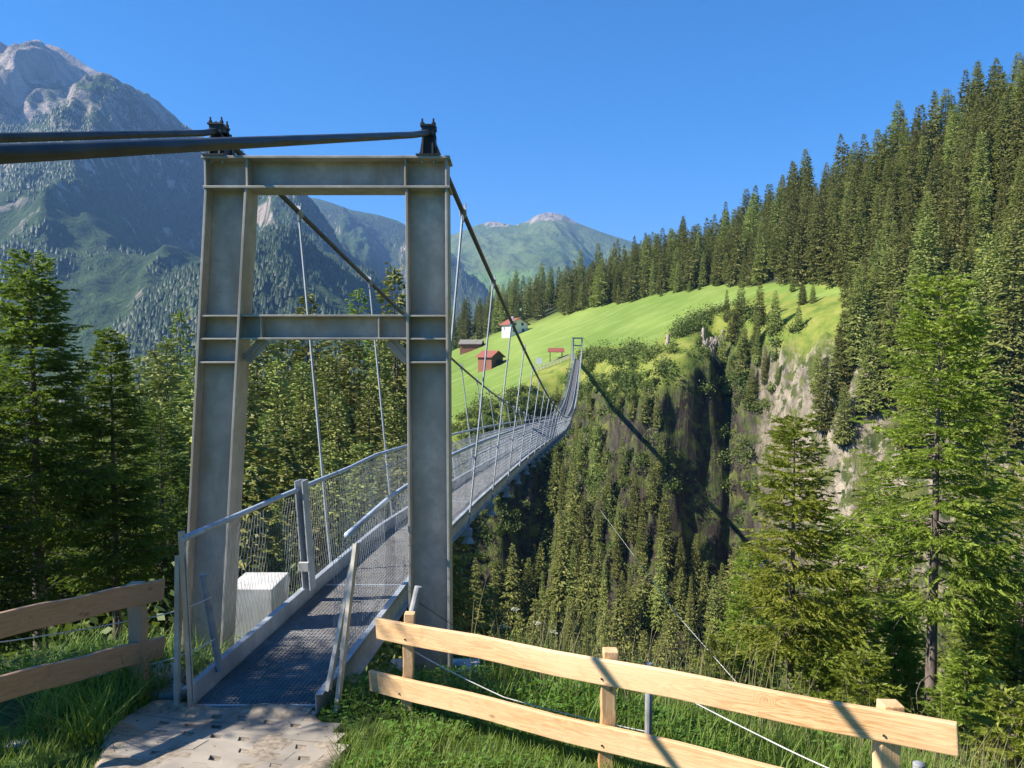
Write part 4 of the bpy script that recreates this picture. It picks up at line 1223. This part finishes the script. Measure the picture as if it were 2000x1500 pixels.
# ------------------------------------------------------------------ paving in front of the deck
def inside(x, y, poly): return poly_sd(np.array([float(x)]), np.array([float(y)]), poly)[0] > 0
pad = [(-2.45, 5.3), (-2.3, 5.22), (-1.45, 5.16), (-1.28, 5.0), (-1.15, 4.8), (-1.08, 4.5), (-1.1, 4.2), (-1.0, 3.9), (-1.0, 3.4), (-2.2, 3.4), (-2.25, 4.1), (-2.38, 4.5), (-2.5, 4.75), (-2.55, 5.05)]
VV = MB(); VV2 = MB()
cw, ch = .19, .16
ang = -.18
ca, sa = math.cos(ang), math.sin(ang)
prr = random.Random(3)
def padz(x, y): return TZ(x, y) + .045 + .003 * math.sin(int(x * 2.2 + 9) * 5.1 + int(y * 3.4) * 3.3)
for i in range(-14, 16):
    for j in range(-14, 16):
        u = (i + (.5 if j % 2 else 0)) * cw; v = j * ch
        x = -1.6 + u * ca - v * sa; y = 4.5 + u * sa + v * ca
        if not inside(x, y, pad): continue
        z = padz(x, y); tz0 = TZ(x, y)
        def W(a, b, dzv=0): return (x + a * ca - b * sa, y + a * sa + b * ca, TZ(x + a * ca - b * sa, y + a * sa + b * ca) + (z - tz0) + dzv)
        a, b = cw / 2, ch / 2; ia, ib = cw * .19, ch * .20; sk = .012
        if prr.random() < .4: ia *= .25; ib *= .3
        o4 = [W(-a, -b), W(a, -b), W(a, b), W(-a, b)]; i4 = [W(-ia + sk, -ib), W(ia + sk, -ib), W(ia - sk, ib), W(-ia - sk, ib)]
        d4 = [W(-ia + sk, -ib, -.04), W(ia + sk, -ib, -.04), W(ia - sk, ib, -.04), W(-ia - sk, ib, -.04)]
        n = len(VV.v); VV.v += o4 + i4 + d4 + [W(-a, -b, -.08), W(a, -b, -.08), W(a, b, -.08), W(-a, b, -.08)]
        for k in range(4):
            k2 = (k + 1) % 4
            VV.f.append((n + k, n + k2, n + 4 + k2, n + 4 + k)); VV.f.append((n + 4 + k, n + 4 + k2, n + 8 + k2, n + 8 + k)); VV.f.append((n + 12 + k, n + 12 + k2, n + k2, n + k))
        n = len(VV2.v); VV2.v += [W(-ia + sk, -ib, -.010), W(ia + sk, -ib, -.010), W(ia - sk, ib, -.010), W(-ia - sk, ib, -.010)]
        if prr.random() < .8: VV2.f.append((n, n + 1, n + 2, n + 3))
        else: VV2.v = VV2.v[:n]; VV2.v += [W(-ia, -ib, -.036), W(ia, -ib, -.036), W(ia, ib, -.036)]; VV2.f.append((n, n + 1, n + 2))
gx_, gy_ = np.meshgrid(np.arange(-2.95, -.3, .05), np.arange(3.2, 5.7, .05)); sd_ = poly_sd(gx_, gy_, pad)
gz_ = terrain(gx_, gy_) + .034 + .030 * fbm(gx_ * 4, gy_ * 4, 1, 3) + .022 * sstep((.22 - sd_) / .22) - .08 * sstep((-.02 - sd_) / .1)
n_ = gx_.shape; ii = np.arange(n_[0] * n_[1]).reshape(n_)
F_ = np.stack([ii[:-1, :-1], ii[:-1, 1:], ii[1:, 1:], ii[1:, :-1]], -1).reshape(-1, 4)
F_ = F_[(sd_.ravel()[F_] > -.10).all(1)]
tag(link('path_gravel', np_mesh('path_gravel', np.stack([gx_, gy_, gz_], -1).reshape(-1, 3), F_, M['gravel'], True)), kind='structure')
tag(VV.build('path_paving', M['paver']), kind='structure')
tag(VV2.build('path_soil', M['soil']), kind='structure')
# step at the deck end: edge plate
m = MB(); m.bar((xl(5.24), 5.25, -2.53), (xr(5.2), 5.19, -2.53), .05, .05); m.build('threshold', M['steel'], br)

def rock(name, c, s, seed, label, mat='stone'):
    r = np.random.RandomState(seed); n, k = 12, 18
    V = []; F = []
    for i in range(n + 1):
        th = math.pi * i / n
        for j in range(k):
            ph = 2 * math.pi * j / k; V.append((math.sin(th) * math.cos(ph), math.sin(th) * math.sin(ph), math.cos(th)))
    V = np.array(V)
    d = fbm(V[:, 0] * 1.3 + seed, V[:, 1] * 1.3, V[:, 2] * 1.3, 3)
    V = np.sign(V) * np.abs(V) ** .62
    V = V * (1 + .28 * d[:, None]) * np.array(s)
    for i in range(n):
        for j in range(k): F.append((i * k + j, (i + 1) * k + j, (i + 1) * k + (j + 1) % k, i * k + (j + 1) % k))
    o = link(name, np_mesh(name, V, F, M[mat], False), None, c); tag(o, label, 'rock'); o.rotation_euler = (0, .1, seed)
    return o
for i, (px, py, d, s, lab) in enumerate([(312, 1325, 5.7, (.16, .14, .09), 'pale squared stone beside the left rail post, topmost of the stack'),
        (318, 1360, 5.55, (.18, .15, .07), 'flat pale stone below the squared stone beside the left rail post'),
        (30, 1462, 4.6, (.08, .06, .04), 'small pale stone lying in the grass at the bottom left'),
        (290, 1455, 5.0, (.30, .10, .05), 'long grey stone slab edging the paving on the left'),
        (262, 1485, 4.75, (.22, .12, .06), 'second grey stone slab at the bottom left corner of the paving'),
        (940, 1350, 6.3, (.22, .14, .05), 'flat grey stone lying right of the right pylon leg')]):
    p = P(px, py, d); rock('stone', (p.x, p.y, p.z), s, i + 1, lab)

# ------------------------------------------------------------------ grass and herbs
def grass(name, n, area, h, w, mat, label, seed, cond, lean=.5):
    r = np.random.RandomState(seed)
    x = r.uniform(area[0], area[1], n * 3); y = r.uniform(area[2], area[3], n * 3)
    H, s, m_, D = terrain(x, y, True)
    dn = fbm(x * 1.1, y * 1.1, seed, 3)
    ok = cond(x, y, s, dn, r)
    q = np.where(ok)[0][:n]; x, y, z, dn = x[q], y[q], H[q], dn[q]; k = len(q)
    hh = h * (.35 + .9 * r.rand(k)) * (1 + .9 * dn)
    az = r.rand(k) * 2 * math.pi; ln = lean * (.3 + r.rand(k))
    dx, dy = np.cos(az), np.sin(az); sx, sy = -dy * w / 2, dx * w / 2
    V = np.zeros((k, 7, 3))
    for i, (t, ww) in enumerate(((0, 1), (.45, .85), (.78, .55))):
        px_ = x + dx * ln * hh * t * t; py_ = y + dy * ln * hh * t * t; pz = z - .02 + hh * (t - .25 * ln * t * t)
        V[:, 2 * i] = np.stack([px_ - sx * ww, py_ - sy * ww, pz], -1); V[:, 2 * i + 1] = np.stack([px_ + sx * ww, py_ + sy * ww, pz], -1)
    V[:, 6] = np.stack([x + dx * ln * hh, y + dy * ln * hh, z + hh * (1 - .25 * ln)], -1)
    b = np.arange(k)[:, None] * 7
    F = np.concatenate([b + np.array([[0, 1, 3, 2]]), b + np.array([[2, 3, 5, 4]])], 0); T = b + np.array([[4, 5, 6]])
    T = np.concatenate([T, T[:, 2:3]], 1)
    # tip as a degenerate-free quad: duplicate vertex set
    V2 = V[:, [4, 5, 6]]; nV = k * 7
    me = bpy.data.meshes.new(name)
    allV = V.reshape(-1, 3); Ft = (b + np.array([[4, 5, 6]]))
    me.vertices.add(len(allV)); me.vertices.foreach_set('co', allV.astype(np.float32).ravel())
    loops = np.concatenate([F.ravel(), Ft.ravel()]).astype(np.int32)
    tot = np.concatenate([np.full(len(F), 4), np.full(len(Ft), 3)]).astype(np.int32); st = np.concatenate([[0], np.cumsum(tot)[:-1]]).astype(np.int32)
    me.loops.add(len(loops)); me.loops.foreach_set('vertex_index', loops)
    me.polygons.add(len(tot)); me.polygons.foreach_set('loop_start', st); me.polygons.foreach_set('loop_total', tot)
    me.update(calc_edges=True); me.materials.append(M[mat])
    o = link(name, me); tag(o, label, 'grass', kind='stuff')
padn = np.array(pad)
def clear(x, y):
    onpad = poly_sd(x, y, pad) > -.03
    ondeck = (x > xl(y) - .04) & (x < xr(y) + .05) & (y > 5.1)
    return ~(onpad | ondeck)
grass('short_grass', 52000, (-4.5, 4.5, 3.2, 9.5), .10, .007, 'grass', 'short green grass covering the ground around the bridge end', 21, lambda x, y, s, dn, r: clear(x, y) & (dn > -.32 + .3 * r.rand(len(x))) & (np.abs(x) < .75 * y), .7)
grass('tall_grass', 11000, (-.8, 6.5, 4.6, 13), .26, .009, 'grass', 'tall wild grass on the slope behind the bright fence', 22, lambda x, y, s, dn, r: clear(x, y) & (dn > -.1) & (x > np.maximum(.25 * (y - 6.0) - .6, -.15)), .6)
grass('tall_grass', 3500, (-4.0, -2.5, 4.6, 6.6), .30, .010, 'grass', 'tufts of tall grass below the left fence', 23, lambda x, y, s, dn, r: clear(x, y) & (dn > .12), .8)
grass('dry_grass', 3500, (-.6, 6.0, 5.4, 12), .55, .005, 'dry_grass', 'pale dry grass stalks rising above the slope', 24, lambda x, y, s, dn, r: clear(x, y) & (x > .3 * (y - 6) - .4), .35)
def herbs(name, n, area, label, seed, size=.05, cond=None, hgt=.2):
    r = np.random.RandomState(seed)
    x = r.uniform(area[0], area[1], n); y = r.uniform(area[2], area[3], n)
    ok = clear(x, y) & (fbm(x * 1.7, y * 1.7, seed, 2) > .0)
    x, y = x[ok], y[ok]; z = terrain(x, y); k = len(x)
    z = z + r.rand(k) * hgt
    c = np.stack([x, y, z], -1)
    a = r.normal(size=(k, 3)) * np.array([1, 1, .35]); a /= np.linalg.norm(a, axis=1)[:, None]
    b = np.cross(a, np.array([0, 0, 1.0]) + .4 * r.normal(size=(k, 3))); b /= np.linalg.norm(b, axis=1)[:, None]
    l = size * (.5 + r.rand(k, 1))
    V = np.stack([c - a * l, c + b * l * .45 - a * l * .1, c + a * l, c - b * l * .45 - a * l * .1], 1).reshape(-1, 3)
    tag(link(name, np_mesh(name, V, np.arange(len(V)).reshape(-1, 4), M['herb'])), label, 'herbs', kind='stuff')
herbs('leafy_herbs', 14000, (-1.3, 1.6, 4.3, 6.6), 'broad leafed weeds growing between the paving and the fence', 31, .019, hgt=.10)
herbs('leafy_herbs', 4500, (0, 6, 5.2, 11), 'leafy weeds among the tall grass on the slope', 32, .028, hgt=.25)
herbs('leafy_herbs', 9000, (-6.5, -2.4, 5.2, 9), 'leafy weeds behind the left fence', 33, .03, hgt=.3)
# umbel flowers
for i, (px, py, d, lab) in enumerate([(1005, 1196, 7.6, 'tallest brownish flower umbel right of the pylon leg'), (1048, 1222, 7.8, 'second flower umbel right of the pylon leg'), (985, 1230, 7.4, 'lower flower umbel nearest the pylon leg'), (1082, 1240, 8.0, 'small flower umbel farthest right above the fence')]):
    t = P(px, py, d); z = TZ(t.x, t.y); e = empty('umbel_flower', (t.x, t.y, z), lab, 'flower', None)
    m = MB(); m.tube([(t.x + .04, t.y, z), (t.x + .01, t.y, (z + t.z) / 2), t], .004, 5); rr2 = random.Random(i); ends = []
    for k in range(14):
        a = rr2.uniform(0, 6.28); q_ = Vector(t) + Vector((math.cos(a) * rr2.uniform(.01, .05), math.sin(a) * rr2.uniform(.01, .05), rr2.uniform(.02, .04))); m.tube([t, q_], .0015, 3); ends.append(q_)
    m.build('stem', M['herb'], e)
    m = MB()
    for q_ in ends:
        for k in range(4):
            p_ = q_ + Vector((rr2.uniform(-.008, .008), rr2.uniform(-.008, .008), 0)); m.box(p_.x - .004, p_.x + .004, p_.y - .004, p_.y + .004, p_.z - .002, p_.z + .003)
    m.build('flower_head', M['umbel'], e)

# ------------------------------------------------------------------ far bank: buildings, sign, shelter, fence
def gable(root, x, y, z, w, l, h, rh, rot, wall, roof, ov=.5, base=None, wins=(), door=None):
    """house with ridge along local y; local x = width"""
    ca, sa = math.cos(rot), math.sin(rot)
    def T(p): return Vector((x + p[0] * ca - p[1] * sa, y + p[0] * sa + p[1] * ca, z + p[2]))
    m = MB()
    prof = [(-w / 2, 0), (w / 2, 0), (w / 2, h), (0, h + rh), (-w / 2, h)]
    a = [T((p[0], -l / 2, p[1] - (1.5 if p[1] == 0 else 0))) for p in prof]; b = T((0, l / 2, 0)) - T((0, -l / 2, 0))
    m.poly_prism(a, b); m.build('wall', wall, root)
    m = MB(); t = .16
    for sg in (-1, 1):
        e = w / 2 + ov; zz_ = h - rh * ov / (w / 2)
        q = [T((0, -l / 2 - ov, h + rh + .03)), T((sg * e, -l / 2 - ov, zz_ + .03)), T((sg * e, -l / 2 - ov, zz_ + .03 + t)), T((0, -l / 2 - ov, h + rh + .03 + t))]
        m.poly_prism(q, T((0, l / 2 + ov, 0)) - T((0, -l / 2 - ov, 0)))
    rf = m.build('roof', roof, root)
    for (face, u, v, ww, hh, mat) in wins:
        m = MB()
        if face == 'front': pts = [(u - ww / 2, -l / 2 - .03, v), (u + ww / 2, -l / 2 - .03, v), (u + ww / 2, -l / 2 - .03, v + hh), (u - ww / 2, -l / 2 - .03, v + hh)]; dv = T((0, .06, 0)) - T((0, 0, 0))
        else: pts = [(-w / 2 - .03, u - ww / 2, v), (-w / 2 - .03, u + ww / 2, v), (-w / 2 - .03, u + ww / 2, v + hh), (-w / 2 - .03, u - ww / 2, v + hh)]; dv = T((.06, 0, 0)) - T((0, 0, 0))
        m.poly_prism([T(p) for p in pts], dv)
        fr_ = m.build('window' if mat != 'door' else 'door', M['dark_wood'] if mat == 'door' else M['glass'], root)
        if mat == 'glass_framed':
            m = MB(); dq = T((0, -.05, 0)) - T((0, 0, 0)) if face == 'front' else T((-.05, 0, 0)) - T((0, 0, 0))
            P4 = [T(p) + dq for p in pts]
            for k in range(4): m.bar(P4[k], P4[(k + 1) % 4], .09, .09)
            m.build('frame', M['white_wall'], fr_, root=root)
    return T, rf
def ground_at_px(px, d): x, y = on_px(px, d); return x, y, TZ(x, y)
x, y, z = ground_at_px(958, 210); print('barn', z, 'py', 680 - z / y * 1505)
e = empty('red_barn', (x, y, z), 'small red boarded barn with red roof nearest the bridge on the meadow', 'barn')
T, rf = gable(e, x, y, z, 4.6, 5.0, 3.0, 1.4, .85, M['red_wood'], M['red_roof'], .55, wins=(('front', .3, 1.0, 1.8, 1.2, 'w'),))
m = MB(); m.poly_prism([T((-2.25, -2.53, -1)), T((2.25, -2.53, -1)), T((2.25, -2.53, 2.95)), T((0, -2.53, 4.3)), T((-2.25, -2.53, 2.95))], T((0, .02, 0)) - T((0, 0, 0))); tag(m.build('shaded_gable_boards', M['dark_wood'], e), 'boarded gable end coloured dark for its shade')  # boards over the gable, darkened so the colour carries its shade
x, y, z = ground_at_px(921, 256); print('hut', z, 'py', 680 - z / y * 1505)
e = empty('long_hut', (x, y, z), 'long low dark boarded hut with grey roof, left of the white house', 'hut')
gable(e, x, y, z, 5.0, 6.8, 2.2, 1.2, 1.45, M['red_wood'], M['grey_roof'], .5, wins=())
x, y, z = ground_at_px(1005, 252); print('house', z, 'py', 680 - z / y * 1505)
e = empty('farm_house', (x, y, z), 'white walled farmhouse with red roof before the dark wood', 'house')
T, rf = gable(e, x, y, z, 6.0, 7.2, 3.3, 1.7, .40, M['white_wall'], M['red_roof'], .8,
      wins=(('front', -1.6, .6, 1.0, 1.1, 'glass_framed'), ('front', 1.4, .6, 1.0, 1.1, 'glass_framed'), ('front', -1.4, 2.6, .9, 1.0, 'glass_framed'), ('front', 1.2, 2.6, .9, 1.0, 'glass_framed'), ('left', 1.5, 1.2, 1, 1, 'glass_framed')))
m = MB(); m.poly_prism([T((3.02, -3.6, 0)), T((3.02, 3.6, 0)), T((3.02, 3.6, 3.2)), T((3.02, -3.6, 3.2))], T((.06, 0, 0)) - T((0, 0, 0))); m.build('timber_cladding', M['dark_wood'], e)
m = MB(); c = T((-.4, 1, 4.9)); m.box(c.x - .35, c.x + .35, c.y - .35, c.y + .35, c.z - .6, c.z + .9); m.build('chimney', M['white_wall'], rf, root=e)
# shelter (table with red roof), sign board, pale fence beside far pylon
x, y, z = ground_at_px(1086, 182); print('shelter', z, 'py', 680 - z / y * 1505)
e = empty('picnic_shelter', (x, y, z), 'small open picnic shelter with red roof beside the far bridge end', 'shelter')
for sx in (-1.4, 1.4):
    for sy in (-.7, .7):
        m = MB(); m.box(x + sx - .07, x + sx + .07, y + sy - .07, y + sy + .07, z - .4, z + 1.9); m.build('post', M['dark_wood'], e)
m = MB()
for sg in (-1, 1): m.poly_prism([(x - 1.9, y, z + 2.75), (x - 1.9, y + sg * 1.3, z + 1.85), (x - 1.9, y + sg * 1.3, z + 1.97), (x - 1.9, y, z + 2.87)], (3.8, 0, 0))
m.build('roof', M['red_roof'], e)
m = MB(); m.box(x - 1.0, x + 1.0, y - .35, y + .35, z + .72, z + .78); m.box(x - .8, x - .7, y - .3, y + .3, z - .3, z + .72); m.box(x + .7, x + .8, y - .3, y + .3, z - .3, z + .72); m.build('table', M['pale_wood'], e)
x, y, z = ground_at_px(1053, 180)
e = empty('notice_board', (x, y, z), 'blank looking white notice board on two posts left of the picnic shelter', 'sign')
m = MB(); m.box(x - .72, x + .72, y, y + .06, z + 1.3, z + 2.7); m.build('panel', M['white_wall'], e)
for sx in (-.6, .6):
    m = MB(); m.box(x + sx - .05, x + sx + .05, y + .065, y + .16, z - .4, z + 2.7); m.build('post', M['pale_wood'], e)
e = empty('meadow_fence', (10, 176, -3), 'pale rail fence on the meadow edge beside the far pylon', 'fence')
pts = []
for px in np.linspace(1046, 1118, 12): xx, yy, z_ = ground_at_px(px, 178 - (px - 1046) * .03); pts.append(Vector((xx, yy, z_)))
for i, p in enumerate(pts): m = MB(); m.box(p.x - .07, p.x + .07, p.y - .07, p.y + .07, p.z - .4, p.z + 1.25); m.build('post', M['pale_wood'], e)
for h in (.5, 1.05):
    m = MB()
    for a, b in zip(pts[:-1], pts[1:]): m.bar(a + Vector((0, -.1, h)), b + Vector((0, -.1, h)), .05, .16)
    m.build('rail', M['pale_wood'], e)
# hanging roots at the rim
x, y, z = ground_at_px(1384, 150.5)
rt = random.Random(5); m = MB(); top = P(1388, 662, 148)
for k in range(26):
    p = top + Vector((rt.uniform(-1.6, 1.2), rt.uniform(-1, .3), rt.uniform(-.6, .6))); pts = [p]; d = Vector((rt.uniform(-.3, .3), rt.uniform(-.5, 0), -1))
    for s in range(6): d = d + Vector((rt.uniform(-.35, .35), rt.uniform(-.25, .15), 0)); p = p + d * rt.uniform(.5, 1.0); pts.append(p.copy())
    m.tube(pts, [.16, .13, .1, .08, .06, .04, .02], 4, False)
tag(m.build('exposed_roots', M['root']), 'tangle of bleached roots hanging over the dark cliff below the meadow rim', 'roots')
# stumps / little rocks along the rim
for i, (px, d, lab) in enumerate([(1303, 150, 'broken tree stump on the gorge rim above the dark cleft'), (1372, 151, 'pale cut stump on the rim left of the hanging roots'), (1410, 154, 'pale cut stump on the rim right of the hanging roots')]):
    x, y, z = ground_at_px(px, d); m = MB(); m.tube([(x, y, z - .5), (x + .1, y, z + .7), (x + .15, y, z + 1.8)], [.5, .38, .33], 9); tag(m.build('tree_stump', M['root']), lab, 'stump')

def ordinal(n): return '%d%s' % (n, 'th' if 10 <= n % 100 <= 20 else {1: 'st', 2: 'nd', 3: 'rd'}.get(n % 10, 'th'))
for g, txt in (('spruces of the valley wood', '%s spruce from the left in the valley wood behind the pylon legs'), ('larches of the valley wood', '%s feathery light green larch from the left in the valley wood'),
               ('spruces in the gorge', '%s lit narrow spruce from the left in the shaded gorge below the bridge'), ('spruces on the right gorge wall', '%s spruce from the left on the lit rocky right gorge wall'),
               ('spruces behind the white house', '%s spruce from the left in the dark wood behind the white house'), ('young spruces along the meadow edge', '%s young spruce from the left along the upper meadow edge')):
    L_ = sorted([o for o in COL.objects if o.get('group') == g], key=lambda o: o.location.x / o.location.y)
    for i, o in enumerate(L_): o['label'] = txt % ordinal(i + 1)
L_ = sorted([o for o in COL.objects if o.get('label', '').startswith('dark green spruce in the front rows')], key=lambda o: o.location.x / o.location.y)
for i, o in enumerate(L_): o['label'] = '%s spruce from the left in the front rows of the right hillside forest' % ordinal(i + 1); o['group'] = 'front spruces of the right hillside forest'

# ------------------------------------------------------------------ haze
m = MB(); m.box(-7500, 7500, -400, 12500, -260, 1330)
hm = bpy.data.materials.new('haze'); hm.use_nodes = True; ht = hm.node_tree
ht.nodes.remove(ht.nodes['Principled BSDF'])
pv = ht.nodes.new('ShaderNodeVolumePrincipled'); pv.inputs['Color'].default_value = (.30, .55, 1.0, 1); pv.inputs['Density'].default_value = 1.15e-4
pv.inputs['Anisotropy'].default_value = .1
ht.links.new(pv.outputs[0], ht.nodes['Material Output'].inputs['Volume'])
o = m.build('haze', hm); tag(o, kind='stuff')
for o in list(bpy.data.objects):
    if '_org' in o: del o['_org']
